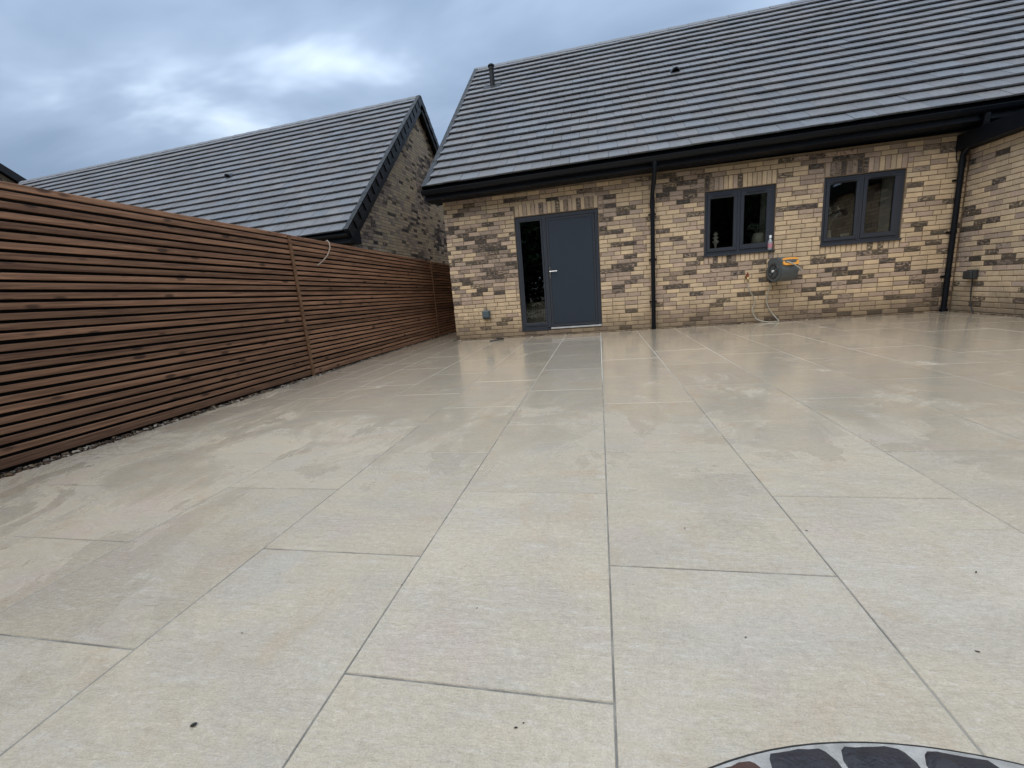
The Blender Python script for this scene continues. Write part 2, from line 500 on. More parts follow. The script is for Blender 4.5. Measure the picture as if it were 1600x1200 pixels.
# ------------------------------------------------------------------ bricks
def brick_mb(w, h, d, seed, col=None, mb=None, xf=None):
    """One brick lying in the plane x-z, face towards -y, centred, d deep, with a worn face edge."""
    rr = random.Random(seed); mb = mb or MB()
    j = lambda a: (rr.random() - 0.5) * 2 * a
    hw, hh = w / 2, h / 2
    back = [(-hw, d, -hh), (hw, d, -hh), (hw, d, hh), (-hw, d, hh)]
    mid = [(x + j(.0012), 0.0035 + j(.001), z + j(.0012)) for x, _, z in back]
    fr = [((hw - .0055) * s + j(.002), j(.0012), (hh - .005) * q + j(.0015)) for s, q in ((-1, -1), (1, -1), (1, 1), (-1, 1))]
    vs = back + mid + fr
    if xf: vs = [xf(q) for q in vs]
    fs = []
    for k in range(4):
        l = (k + 1) % 4
        fs.append((k, l, 4 + l, 4 + k)); fs.append((4 + k, 4 + l, 8 + l, 8 + k))
    fs.append((8, 9, 10, 11))
    mb.add(vs, fs, col)
    return mb


STRETCHERS = [brick_mb(0.2, 0.06, 0.05, 100 + k, (1, 1, 1, 1)).mesh('brick', M['brick']) for k in range(8)]
SOLDIERS = [brick_mb(0.06, 0.2, 0.05, 200 + k, (1, 1, 1, 1)).mesh('brick', M['brick']) for k in range(5)]


def brick_colour(u, z, seed, pale=0.0):
    rr = random.Random(seed * 7919 + 13)
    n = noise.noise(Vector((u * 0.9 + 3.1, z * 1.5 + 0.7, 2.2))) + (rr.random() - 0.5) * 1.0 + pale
    hi = 0.16 * max(0.0, min(1.0, (z - 1.75) / 0.5))
    if n > -0.13 + hi:
        k = rr.random(); c = (0.62 - 0.09 * k, 0.468 - 0.06 * k, 0.298 - 0.02 * k); dk = 0.05 + 0.40 * rr.random() ** 2
    elif n > -0.50 + hi:
        k = rr.random(); c = (0.49 - 0.12 * k, 0.36 - 0.075 * k, 0.268 - 0.045 * k); dk = 0.15 + 0.55 * rr.random()
    else:
        k = rr.random(); c = (0.34 - 0.09 * k, 0.255 - 0.06 * k, 0.185 - 0.03 * k); dk = 0.60 + 0.5 * rr.random()
    if rr.random() < 0.08: dk = 0.9 + 0.2 * rr.random()
    g = 0.9 + 0.2 * rr.random()
    return (c[0] * g, c[1] * g, c[2] * g), dk


class Brickwork:
    """Collects bricks of flat walls, then links the 300 that show largest singly and the rest as one mesh."""
    def __init__(self): self.items = []

    def lay(self, origin, U, N, u0, u1, z0, courses, holes=(), clip=None, pitch=0.21, course=0.07, seed=1, pale=0.0, phase=0.0):
        O, U, N = Vector(origin), Vector(U), Vector(N)
        for k in range(courses):
            za, zb = z0 + k * course + 0.005, z0 + (k + 1) * course - 0.005
            u = u0 - (pitch / 2 if k % 2 else 0) - phase
            rr = random.Random(seed * 1000 + k)
            if rr.random() < 0.25: u -= pitch / 4
            while u < u1:
                wdt = pitch
                if rr.random() < 0.05: wdt = pitch / 2
                a, b = max(u + 0.005, u0), min(u + wdt - 0.005, u1)
                u += wdt
                segs = [(a, b)]
                for (ha, hb, hz0, hz1) in holes:
                    if za < hz1 - 0.02 and zb > hz0 + 0.02:
                        nx = []
                        for (p, q) in segs:
                            if q <= ha or p >= hb: nx.append((p, q)); continue
                            if p < ha: nx.append((p, min(q, ha - 0.006)))
                            if q > hb: nx.append((max(p, hb + 0.006), q))
                        segs = nx
                for (p, q) in segs:
                    if q - p < 0.025: continue
                    if clip and not clip((p + q) / 2, (za + zb) / 2, p, q, zb): continue
                    self.put(O, U, N, (p + q) / 2, (za + zb) / 2, q - p, zb - za, rr.randrange(10 ** 6), 's', pale)

    def put(self, O, U, N, u, z, w, h, seed, kind, pale=0.0):
        rr = random.Random(seed)
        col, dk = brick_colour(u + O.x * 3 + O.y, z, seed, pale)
        if pale > .08 and kind == 's': col = (min(.7, col[0] * 1.06), min(.62, col[1] * 1.10), min(.56, col[2] * 1.14))  # wing and gable bricks coloured paler to make up for weak light there
        pos = O + U * u + Vector((0, 0, z)) + N * ((rr.random() - 0.5) * 0.003)
        tilt = (rr.random() - 0.5) * 0.012
        cs = [pos + U * (sx * w / 2) + Vector((0, 0, sz * h / 2)) for sx, sz in ((-1, -1), (1, -1), (1, 1), (-1, 1))]
        self.items.append(dict(pos=pos, U=U, N=N, w=w, h=h, col=col, dk=dk, seed=seed, kind=kind, tilt=tilt, area=shown_area(cs)))

    def rowlock(self, O, U, N, ua, ub, za, zb, seed):
        n = max(1, round((ub - ua) / 0.07)); st = (ub - ua) / n
        for k in range(n):
            self.put(Vector(O), Vector(U), Vector(N), ua + st * (k + 0.5), (za + zb) / 2, st - 0.01, zb - za - 0.01, seed * 97 + k * 31, 'v', 0.12)

    def build(self, parent, limit=300):
        it = sorted(self.items, key=lambda q: -q['area'])
        mb = MB()
        for i, q in enumerate(it):
            ang = math.atan2(q['U'].y, q['U'].x)
            if i < limit and q['area'] > 0:
                pool = SOLDIERS if q['kind'] == 'v' else STRETCHERS
                me = pool[q['seed'] % len(pool)]
                w0, h0 = (0.06, 0.2) if q['kind'] == 'v' else (0.2, 0.06)
                o = link('brick', me, parent, loc=q['pos'], rot=(0, q['tilt'], ang), scale=(q['w'] / w0, 1, q['h'] / h0))
                o.color = (*q['col'], q['dk'])
            else:
                P, U, N, ti = q['pos'], q['U'], q['N'], q['tilt']
                xf = lambda a: P + U * (a[0] + a[2] * ti) - N * a[1] + Vector((0, 0, a[2] - a[0] * ti))
                brick_mb(q['w'], q['h'], 0.05, q['seed'], (*q['col'], q['dk']), mb, xf)
        if mb.v:
            o = obj('brickwork', mb, 'brick', parent); o['kind'] = 'stuff'


# ------------------------------------------------------------------ roofs
class Slope:
    """A roof plane: eave point (y, z), ridge point (y, z), rising `lift` per metre along x from x0."""
    def __init__(self, eave, ridge, x0=0.0, lift=0.0):
        self.e, self.x0, self.lift = eave, x0, lift
        dy, dz = ridge[0] - eave[0], ridge[1] - eave[1]; self.L = math.hypot(dy, dz)
        self.d = (dy / self.L, dz / self.L); s = 1 if dy > 0 else -1
        self.nn = (-s * self.d[1], s * self.d[0])

    def p(self, x, v, w):
        return Vector((x, self.e[0] + self.d[0] * v + self.nn[0] * w, self.e[1] + self.d[1] * v + self.nn[1] * w + self.lift * (x - self.x0)))

    def box(self, mb, xa, xb, va, vb, wa, wb, col=None):
        mb.hexa([self.p(x, v, w) for w in (wa, wb) for v in (va, vb) for x in (xa, xb)], col)


def tile_local(w, L, seed, hook=True):
    rr = random.Random(seed); j = lambda a: (rr.random() - .5) * 2 * a
    a = j(.0015)
    lo_t, lo_b, hi_t, hi_b = 0.070 + a, 0.044 + a, 0.020, 0.002
    vs = [(0.0015, 0, lo_b), (w - 0.0015, 0, lo_b), (0.0015, L, hi_b), (w - 0.0015, L, hi_b),
          (0.0015, j(.002), lo_t - .004), (w - 0.0015, j(.002), lo_t - .004), (0.0015, L, hi_t), (w - 0.0015, L, hi_t),
          (0.003, 0.006, lo_t), (w - 0.003, 0.006, lo_t)]
    fs = [(0, 2, 3, 1), (0, 1, 5, 4), (4, 5, 9, 8), (8, 9, 7, 6), (2, 6, 7, 3), (0, 4, 8, 6, 2), (1, 3, 7, 9, 5)]
    return vs, fs


def roof_tiles(parent, sl, xa, xb, rows, tw=0.30, limit=300, seed=3):
    g = sl.L / rows; L = g + 0.05
    shapes = []
    for k in range(6):
        vs, fs = tile_local(tw, L, seed + k); mb = MB(); mb.add(vs, fs, (1, 1, 1, 1)); shapes.append(mb.mesh('tile', M['tile']))
    ex = Vector((1, 0, sl.lift)).normalized(); ev = Vector((0, *sl.d)); en = ex.cross(ev).normalized(); ev = en.cross(ex)
    rot = Matrix((ex, ev, en)).transposed().to_euler()
    items = []
    rr = random.Random(seed)
    for r in range(rows):
        x = xa - (tw / 2 if r % 2 else 0)
        while x < xb - 0.01:
            a, b = max(x, xa), min(x + tw, xb); x += tw
            if b - a < 0.04: continue
            n = noise.noise(Vector((a * 0.5, r * 0.4, seed)))
            k = 0.93 + 0.12 * n + (rr.random() - .5) * 0.24
            wm = 1 + (rr.random() - .5) * 0.10
            col = (k * wm, k, k / wm, 1)
            v = r * g + (rr.random() - .5) * 0.005
            q = [sl.p(a, v, .03), sl.p(b, v, .03), sl.p(b, v + g, .03), sl.p(a, v + g, .03)]
            items.append((shown_area(q), a, b, v, col, rr.randrange(10 ** 6), r))
    items.sort(key=lambda q: -q[0])
    mb = MB()
    for i, (ar, a, b, v, col, sd_, r) in enumerate(items):
        tip = (sd_ % 7 - 3) * 0.0007
        if i < limit and ar > 0:
            o = link('tile', shapes[sd_ % 6], parent, loc=sl.p(a, v, tip), rot=rot, scale=((b - a) / tw, 1, 1)); o.color = col
        else:
            vs, fs = tile_local(b - a, L, sd_)
            mb.add([sl.p(a + q[0], v + q[1], q[2] + tip) for q in vs], fs, col)
    if mb.v:
        o = obj('tile_covering', mb, 'tile', parent); o['kind'] = 'stuff'


def ridge_caps(parent, x0, x1, y, z, lift, mat='tile', step=0.42):
    x = x0
    while x < x1:
        b = min(x + step, x1); mb = MB()
        z0 = z + lift * (x - x0)
        prof = [(y - .11, z0 - .055), (y - .012, z0 + .036), (y + .012, z0 + .036), (y + .11, z0 - .055), (y + .10, z0 - .07), (y, z0 + .012), (y - .10, z0 - .07)]
        mb.prism(prof, 'x', x + .004, b - .004, (1, 1, 1, 1)); obj('ridge_tile', mb, mat, parent); x = b


# ------------------------------------------------------------------ ground
g = MB(); g.add([(-300, -300, -0.06), (300, -300, -0.06), (300, 300, -0.06), (-300, 300, -0.06)], [(0, 1, 2, 3)])
o = obj('ground', g, 'earth'); tag(o, 'bare brown earth under and around the patio and houses', None, None, 'structure')

HOUSE_Y = 7.80; WING_X = 5.20
PX0, PX1, PY0, PY1 = -3.44, 5.09, -2.3, 7.67
g = MB(); g.box(PX0 + .01, PX1 - .01, PY0, PY1 - .01, -0.055, -0.0013)
g.box(PX0 + .05, -2.76, PY1 - .012, 12.4, -0.055, -0.0014)
patio = obj('patio', g, 'grout'); tag(patio, 'wet beige porcelain slab patio in running bond before the brick house', None, None, 'structure')


def slab_mb(w, l, seed):
    rr = random.Random(seed); mb = MB()
    c = 0.0018
    vs = []
    for z, i in ((-0.02, 0), (-0.0025, 0), (0.0, c)):
        vs += [(i, i, z), (w - i, i, z), (w - i, l - i, z), (i, l - i, z)]
    fs = [(8, 9, 10, 11)]
    for a in (0, 4):
        for k in range(4):
            n = (k + 1) % 4; fs.append((a + k, a + n, a + 4 + n, a + 4 + k))
    mb.add(vs, fs); return mb


full_slab = slab_mb(0.5974, 0.9014, 1).mesh('slab', M['slab'])
ROW = 0.905
rr = random.Random(5)
JY = 1.625
for i in range(-6, 9):
    xa, xb = i * 0.6 + 0.0013, i * 0.6 + 0.5987
    off = JY if i % 2 else JY - 0.462
    k0 = math.floor((PY0 - off) / ROW) - 1
    ytop = 12.3 if i < -5 else PY1
    for k in range(k0, 40):
        ya, yb = off + k * ROW + 0.0018, off + (k + 1) * ROW - 0.0018
        if i == 1 and abs(ya - .72) < .05: ya -= ROW
        elif i == 1 and abs(yb - .72) < .05: continue
        for (lx0, lx1, lim) in (((PX0, -2.76, 12.3), (-2.757, PX1, PY1)) if xa < -2.76 < xb else ((PX0, PX1, ytop),)):
            a, b, c, d = max(xa, lx0), min(xb, lx1), max(ya, PY0), min(yb, lim)
            if lx0 == PX0 and lim > 8 and c < PY1 < d and False: pass
            if b - a < 0.03 or d - c < 0.03: continue
            dz = (rr.random() - .35) * 0.0010
            tl = ((rr.random() - .5) * 0.0010, (rr.random() - .5) * 0.0012, 0) if d - c < 1 else (0, 0, 0)
            if abs(b - a - 0.5974) < 1e-3 and abs(d - c - 0.9014) < 1e-3:
                o = link('slab', full_slab, patio, loc=(a, c, dz), rot=tl)
            else:
                o = link('slab', slab_mb(b - a, d - c, 2).mesh('slab', M['slab']), patio, loc=(a, c, dz), rot=tl)

# curved ring of dark setts let into the patio where the photographer stands
RC, RR = (0.51, -0.10), 0.80
g = MB(); n = 140
vs = []
for q, z in ((RR + .003, -0.02), (RR, 0.0045), (0.545, 0.0045), (0.54, -0.02)):
    for k in range(n):
        a = 2 * math.pi * k / n; vs.append((RC[0] + q * math.cos(a), RC[1] + q * math.sin(a), z))
fs = []
for r_ in range(3):
    for k in range(n):
        fs.append((r_ * n + k, r_ * n + (k + 1) % n, (r_ + 1) * n + (k + 1) % n, (r_ + 1) * n + k))
g.add(vs, fs)
ring = obj('sett_ring', g, 'palemortar'); tag(ring, 'curved ring of dark setts in pale mortar set into the patio', None, None, 'structure')
q = MB(); q.tube([(RC[0] + (RR + .0025) * math.cos(2 * math.pi * k / 120), RC[1] + (RR + .0025) * math.sin(2 * math.pi * k / 120), 0.001) for k in range(121)], .0026, 6)
obj('joint_line', q, 'debris', ring)
nst = 39
for row, (ra, rb) in enumerate(((0.700, 0.7945), (0.588, 0.686))):
    for k in range(nst):
        a0 = R(100.6 + (4.6 if row else 0)) - 2 * math.pi * k / nst; a1 = a0 - 2 * math.pi / nst
        ga = 0.0048 / 0.73; a0 -= ga; a1 += ga
        rs = random.Random(k * 5 + row * 1000)
        mb = MB(); pts = []
        na, nr = 7, 4
        for jr in range(nr + 1):
            for ja in range(na + 1):
                fr_, fa = jr / nr, ja / na
                ex_ = 0.004 * (rs.random() - .5)
                # rounded corners
                ca = min(fa, 1 - fa); cr = min(fr_, 1 - fr_)
                pull = 0.15 if (ca == 0 and cr == 0) else 0
                rad = ra + (rb - ra) * (fr_ + (0.5 - fr_) * pull) + ex_; ang = a0 + (a1 - a0) * (fa + (0.5 - fa) * pull) + ex_ * 0.8
                edge = ca == 0 or cr == 0
                z = 0.0046 if edge else 0.0135 + 0.007 * (rs.random() - .5)
                pts.append((RC[0] + rad * math.cos(ang), RC[1] + rad * math.sin(ang), z))
        fs = [(jr * (na + 1) + ja, jr * (na + 1) + ja + 1, (jr + 1) * (na + 1) + ja + 1, (jr + 1) * (na + 1) + ja) for jr in range(nr) for ja in range(na)]
        mb.add(pts, fs, None, True)
        obj('sett', mb, 'sett2' if k in (37, 9, 17, 26) else 'sett', ring)


def pebbles(name, label, n, place, seed):
    rs = random.Random(seed); mb = MB()
    ico_v = []
    ph = (1 + 5 ** .5) / 2
    for s1 in (1, -1):
        for s2 in (1, -1):
            ico_v += [(0, s1, s2 * ph), (s1, s2 * ph, 0), (s2 * ph, 0, s1)]
    V_ = [Vector(q).normalized() for q in ico_v]
    import itertools
    dm = min((V_[0] - q).length for q in V_[1:]) * 1.05
    F_ = [f for f in itertools.combinations(range(12), 3) if all((V_[a] - V_[b]).length < dm for a, b in itertools.combinations(f, 2))]
    for k in range(n):
        x, y, z = place(rs)
        s = 0.008 + 0.016 * rs.random() ** 1.5
        sx, sy, sz = s * (0.8 + .6 * rs.random()), s * (0.8 + .6 * rs.random()), s * (0.5 + .4 * rs.random())
        a = rs.random() * 6.28; ca, sa = math.cos(a), math.sin(a)
        tone = rs.choice(((0.12, 0.085, 0.055), (0.19, 0.135, 0.085), (0.07, 0.052, 0.04), (0.26, 0.20, 0.14), (0.11, 0.065, 0.04), (0.15, 0.10, 0.06), (0.42, 0.36, 0.28)))
        vs = []
        for q in V_:
            p_ = q * (0.85 + .3 * rs.random()); X, Y = p_.x * sx, p_.y * sy
            vs.append((x + X * ca - Y * sa, y + X * sa + Y * ca, z + p_.z * sz))
        mb.add(vs, F_, (*tone, 1), True)
    o = obj(name, mb, 'pebble'); tag(o, label, None, None, 'stuff')


def fence_x(y): return -3.545 + (y - 1.9) * (0.165 / 6.9)


def pl_fence(rs):
    y = -0.6 + 12.4 * rs.random(); x0 = fence_x(y) - 0.01
    return x0 + (PX0 + 0.012 - x0) * rs.random() + 0.01 * rs.random(), y, -0.014 + 0.016 * rs.random()


pebbles('pebble_strip', 'narrow strip of brown pebbles between the slatted fence and the slabs', 3600, pl_fence, 11)
pebbles('pebble_strip', 'thin line of brown pebbles along the foot of the brick house', 2600,
        lambda rs: (-2.66 + 7.8 * rs.random(), PY1 - 0.004 + 0.12 * rs.random(), -0.028 + 0.02 * rs.random()), 12)
pebbles('pebble_strip', 'short line of brown pebbles at the foot of the wing wall', 1400,
        lambda rs: (PX1 - 0.005 + 0.10 * rs.random(), 3.0 + 4.75 * rs.random(), -0.025 + 0.02 * rs.random()), 13)

# ------------------------------------------------------------------ the main house
house = thing('brick_house', 'buff brick house with grey door, two windows and a long dark tiled roof', 'house', (1.2, HOUSE_Y, 0))
DOOR = (-1.400, 0.030, 0.110, 2.065)
W1 = (1.700, 2.730, 1.130, 2.110)
W2 = (3.390, 4.452, 1.130, 2.110)
WX0, WTOP = -2.668, 2.475


def wall_core(mb, x0, x1, y0, y1, z0, z1, holes):
    xs = sorted({x0, x1} | {h[0] for h in holes} | {h[1] for h in holes})
    for a, b in zip(xs, xs[1:]):
        zs = [(z0, z1)]
        for h in holes:
            if h[0] <= a + 1e-6 and h[1] >= b - 1e-6:
                zs = [s for (p, q) in zs for s in ((p, min(q, h[2])), (max(p, h[3]), q)) if s[1] - s[0] > 1e-4]
        for p, q in zs: mb.box(a, b, y0, y1, p, q)


core = MB(); wall_core(core, WX0 + .006, 9.5, HOUSE_Y + .009, HOUSE_Y + .30, -0.10, WTOP + .02, [DOOR, W1, W2])
# gable end on the left, and the back and right walls
core.prism([(HOUSE_Y + .30, -0.1), (16.1, -0.1), (16.1, WTOP), (11.95, 6.12), (HOUSE_Y + .30, WTOP + .35)], 'x', WX0 + .006, WX0 + .30)
core.box(WX0 + .30, 10.0, 15.8, 16.1, -0.1, WTOP)
# the wing: brick wall facing left with its mass behind
core.box(WING_X + .009, WING_X + .30, 1.0, HOUSE_Y + .005, -0.10, 2.255)
wall = obj('wall', core, 'mortar', house)

bw = Brickwork()
bw.lay((0, HOUSE_Y, 0), (1, 0, 0), (0, -1, 0), WX0, WING_X - .004, -0.06, 36,
       holes=[(DOOR[0], DOOR[1], DOOR[2], DOOR[3] + .207), (W1[0], W1[1], W1[2] - .14, W1[3] + .21), (W2[0], W2[1], W2[2] - .14, W2[3] + .21)], seed=1, phase=0.05)
for k, (h, lo) in enumerate(((DOOR, 0), (W1, 1), (W2, 1))):
    bw.rowlock((0, HOUSE_Y, 0), (1, 0, 0), (0, -1, 0), h[0] + (0.02 if lo == 0 else 0), h[1], h[3] + .004, h[3] + .208, 11 + k)
    if lo: bw.rowlock((0, HOUSE_Y, 0), (1, 0, 0), (0, -1, 0), h[0], h[1], h[2] - .138, h[2] - .004, 21 + k)
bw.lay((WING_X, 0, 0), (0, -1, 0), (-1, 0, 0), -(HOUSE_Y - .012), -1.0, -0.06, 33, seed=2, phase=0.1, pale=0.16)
bw.build(wall)

# interior: dim room behind the openings, white plaster reveals, sill boards
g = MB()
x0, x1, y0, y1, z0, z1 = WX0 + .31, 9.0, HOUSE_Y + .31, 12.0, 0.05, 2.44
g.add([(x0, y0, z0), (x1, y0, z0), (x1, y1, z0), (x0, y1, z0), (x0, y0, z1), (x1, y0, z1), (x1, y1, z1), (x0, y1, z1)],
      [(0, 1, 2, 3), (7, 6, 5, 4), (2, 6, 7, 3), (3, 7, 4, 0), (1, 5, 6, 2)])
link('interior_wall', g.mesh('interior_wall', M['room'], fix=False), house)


def make_window(x0, x1, z0, z1, yf, panes, label):
    f = MB(); d0, d1 = yf, yf + .07
    fr = 0.040
    ml = 0.5 * (panes[0][1] + panes[1][0])
    f.box(x0 + .003, x1 - .003, d0, d1, z0 + .003, z0 + .048)
    f.box(x0 + .003, x1 - .003, d0, d1, z1 - fr, z1 - .003)
    f.box(x0 + .003, x0 + fr, d0 + .001, d1 - .001, z0 + .048, z1 - fr)
    f.box(x1 - fr, x1 - .003, d0 + .001, d1 - .001, z0 + .048, z1 - fr)
    f.box(ml - .022, ml + .022, d0 + .001, d1 - .001, z0 + .048, z1 - fr)
    win = obj('window', f, 'frame', house); win['label'] = label
    s = MB(); s.cbox(x0 - .012, x1 + .012, yf - .055, yf + .03, z0 - .024, z0 + .0025, .004); obj('sill', s, 'frame', win)
    lims = [(x0 + fr, ml - .022), (ml + .022, x1 - fr)]
    for (a, b), (pa, pb, pz0, pz1) in zip(lims, panes):
        q = MB(); e = .003; zt, zb = z1 - fr - .003, z0 + .051; a += e; b -= e
        q.cbox(a, b, d0 - .012, d1 - .02, zb, pz0, .005); q.cbox(a, b, d0 - .012, d1 - .02, pz1, zt, .005)
        q.cbox(a, pa, d0 - .0115, d1 - .021, pz0 - .004, pz1 + .004, .005); q.cbox(pb, b, d0 - .0115, d1 - .021, pz0 - .004, pz1 + .004, .005)
        obj('sash', q, 'frame', win)
        q = MB(); q.box(pa - .01, pb + .01, d0 + .008, d0 + .012, pz0 - .01, pz1 + .01); obj('pane', q, 'glass', win)
        q = MB()
        for (ga, gb, gz0, gz1) in ((pa, pb, pz0, pz0 + .006), (pa, pb, pz1 - .006, pz1), (pa, pa + .006, pz0 + .006, pz1 - .006), (pb - .006, pb, pz0 + .006, pz1 - .006)):
            q.box(ga, gb, d0 - .001, d0 + .0078, gz0, gz1)
        obj('gasket', q, 'seal', win)
        q = MB(); c = (pa + pb) / 2; wv = (pb - pa) * .42
        q.cbox(c - wv, c + wv, d0 - .026, d0 - .012, zt - .030, zt - .010, .004); q.box(c - wv * .9, c + wv * .9, d0 - .030, d0 - .0265, zt - .032, zt - .027)
        obj('trickle_vent', q, 'frame', win)
    # plaster lining behind the frame
    q = MB(); yb = HOUSE_Y + .312
    q.box(x0 + .004, x0 + .022, d1, yb, z0 + .06, z1 - .02); q.box(x1 - .085, x1 - .004, d1, yb + .10, z0 + .06, z1 - .02)
    q.box(x0 + .022, x1 - .022, d1, yb, z1 - .038, z1 - .02)
    obj('reveal', q, 'plaster', win)
    q = MB(); q.cbox(x0 + .004, x1 - .004, d1 + .001, yb + .03, z0 + .035, z0 + .058, .003); obj('window_board', q, 'plaster', win)
    return win


make_window(*W1, HOUSE_Y + .030, ((1.785, 2.140, 1.235, 2.000), (2.285, 2.615, 1.255, 2.000)), 'casement window with a vase and a turned ornament inside')
make_window(*W2, HOUSE_Y + .030, ((3.478, 3.838, 1.228, 2.018), (3.978, 4.330, 1.245, 2.022)), 'casement window nearest the corner with the wing')

# door set: frame, side light, solid leaf
yf = HOUSE_Y + .028
f = MB()
dx0, dx1, dz0, dz1 = DOOR
f.box(dx0 + .003, dx1 - .003, yf, yf + .07, dz1 - .062, dz1 - .003)
f.box(dx0 + .003, dx0 + .060, yf + .001, yf + .069, dz0 + .02, dz1 - .062)
f.box(dx1 - .060, dx1 - .003, yf + .001, yf + .069, dz0 + .02, dz1 - .062)
f.box(-.925, -.862, yf + .001, yf + .069, dz0 + .02, dz1 - .062)
f.box(dx0 + .003, -.925, yf + .0015, yf + .069, dz0 + .001, dz0 + .055)
door = obj('door', f, 'frame', house); door['label'] = 'anthracite door set with a narrow glazed side light'
q = MB()
q.cbox(dx0 + .062, -.927, yf - .010, yf + .05, dz0 + .057, .226, .005); q.cbox(dx0 + .062, -.927, yf - .010, yf + .05, 1.978, dz1 - .064, .005)
q.cbox(dx0 + .062, -1.312, yf - .0095, yf + .049, .222, 1.982, .005); q.cbox(-.958, -.927, yf - .0095, yf + .049, .222, 1.982, .005)
obj('side_light_frame', q, 'frame', door)
q = MB(); q.box(-1.32, -.95, yf + .010, yf + .014, .215, 1.985); obj('pane', q, 'glass', door)
q = MB()
q.cbox(-.858, dx1 - .064, yf - .006, yf + .045, dz0 + .034, dz1 - .066, .006)
leaf = obj('door_leaf', q, 'frame', door)
q = MB(); q.cbox(-.815, dx1 - .106, yf - .0115, yf - .0062, dz0 + .085, dz1 - .112, .003); obj('panel', q, 'door', door)
q = MB()
for (ga, gb, gz0, gz1) in ((-.821, dx1 - .100, dz0 + .079, dz0 + .0845), (-.821, dx1 - .100, dz1 - .1115, dz1 - .106), (-.821, -.8155, dz0 + .0845, dz1 - .1115), (dx1 - .1055, dx1 - .100, dz0 + .0845, dz1 - .1115)):
    q.box(ga, gb, yf - .0092, yf - .0062, gz0, gz1)
obj('panel_bead', q, 'seal', door)
q = MB(); q.box(-.87, dx1 - .004, yf - .040, yf + .06, dz0 - .006, dz0 + .019); obj('threshold', q, 'alu', door)
q = MB(); q.cbox(-.846, -.822, yf - .018, yf - .006, .985, 1.175, .004); q.tube([(-.834, yf - .018, 1.105), (-.834, yf - .060, 1.105)], .009, 10)
q.tube([(-.838, yf - .058, 1.105), (-.79, yf - .060, 1.106), (-.705, yf - .058, 1.104)], [.010, .0095, .0085], 10)
q.tube([(-.834, yf - .018, 1.035), (-.834, yf - .024, 1.035)], .010, 12)
obj('handle', q, 'silver', door)
q = MB(); q.box(dx0 - .0, -.872, yf - .035, yf + .06, dz0 - .022, dz0 + .0005); obj('cill', q, 'frame', door)

# roof
ms = Slope((7.42, 2.625), (11.95, 6.30), -2.85, 0.012)
RX0, RX1 = -2.85, 10.2
mb_ = Slope((16.48, 2.625), (11.95, 6.30), -2.85, 0.012)
u = MB(); ms.box(u, RX0 + .02, RX1, 0.02, ms.L - .02, -.06, -.002); mb_.box(u, RX0 + .02, RX1, 0.0, ms.L - .02, -.06, 0.04)
roof = obj('roof', u, 'soffit', house)
roof_tiles(roof, ms, RX0 + .07, RX1, 20, seed=3)
ridge_caps(roof, RX0, RX1, 11.95, 6.30 + .035, 0.012)
g_ = ms.L / 20
for r in range(20):
    q = MB(); v = r * g_
    ms.box(q, RX0 - .015, RX0 + .085, v - .008, v + g_ + .03, 0.028 + .012, 0.058)
    ms.box(q, RX0 - .015, RX0 + .004, v - .008, v + g_ - .004, -.10, 0.0395)
    obj('verge_cap', q, 'vergepale', roof)
q = MB(); ms.box(q, RX0 + .012, RX0 + .035, -.02, ms.L, -.22, -.102); obj('barge_board', q, 'black', roof)
# eaves: fascia, soffit, gutter with brackets
q = MB(); e_ = lambda x: 0.012 * (x - RX0)
q.hexa([(x, y, z + e_(x)) for z in (2.445, 2.60) for y in (7.452, 7.47) for x in (RX0 + .01, RX1)]); obj('fascia', q, 'black', house)
q = MB(); q.hexa([(x, y, z + e_(x)) for z in (2.455, 2.466) for y in (7.471, HOUSE_Y + .2) for x in (RX0 + .012, RX1)]); obj('soffit', q, 'soffit', house)
q = MB(); q.prism([(7.47, 2.447), (7.80, 2.447), (7.80, 2.90), (7.47, 2.62)], 'x', RX0 - .012, RX0 + .009); obj('box_end', q, 'black', house)
q = MB()
arc = [(7.392 + .060 * math.cos(a), 2.575 + .062 * math.sin(a)) for a in [R(180 + 180 * k / 10) for k in range(11)]]
inn = [(7.392 + .055 * math.cos(a), 2.575 + .057 * math.sin(a)) for a in [R(180 + 180 * k / 10) for k in range(11)]][::-1]
prof = [(7.326, 2.583), (7.326, 2.575)] + arc[1:] + [(7.452, 2.583)] + [(7.446, 2.583)] + inn[:-1] + [(7.337, 2.575), (7.337, 2.583)]
n = len(prof)
vs = [(x, y, z + e_(x)) for x in (RX0 - .02, RX1) for y, z in prof]
q.add(vs, [(k, (k + 1) % n, n + (k + 1) % n, n + k) for k in range(n)])
q.add([(RX0 - .02, y, z) for y, z in arc], [tuple(range(len(arc)))])
obj('gutter', q, 'black', house)
x = RX0 + .35
while x < RX1:
    q = MB()
    pr = [(7.392 + .066 * math.cos(a), 2.575 + e_(x) + .068 * math.sin(a)) for a in [R(180 + 180 * k / 8) for k in range(9)]]
    q.prism(pr + [(7.452, 2.60 + e_(x))], 'x', x, x + .03); obj('gutter_bracket', q, 'black', house); x += 0.9


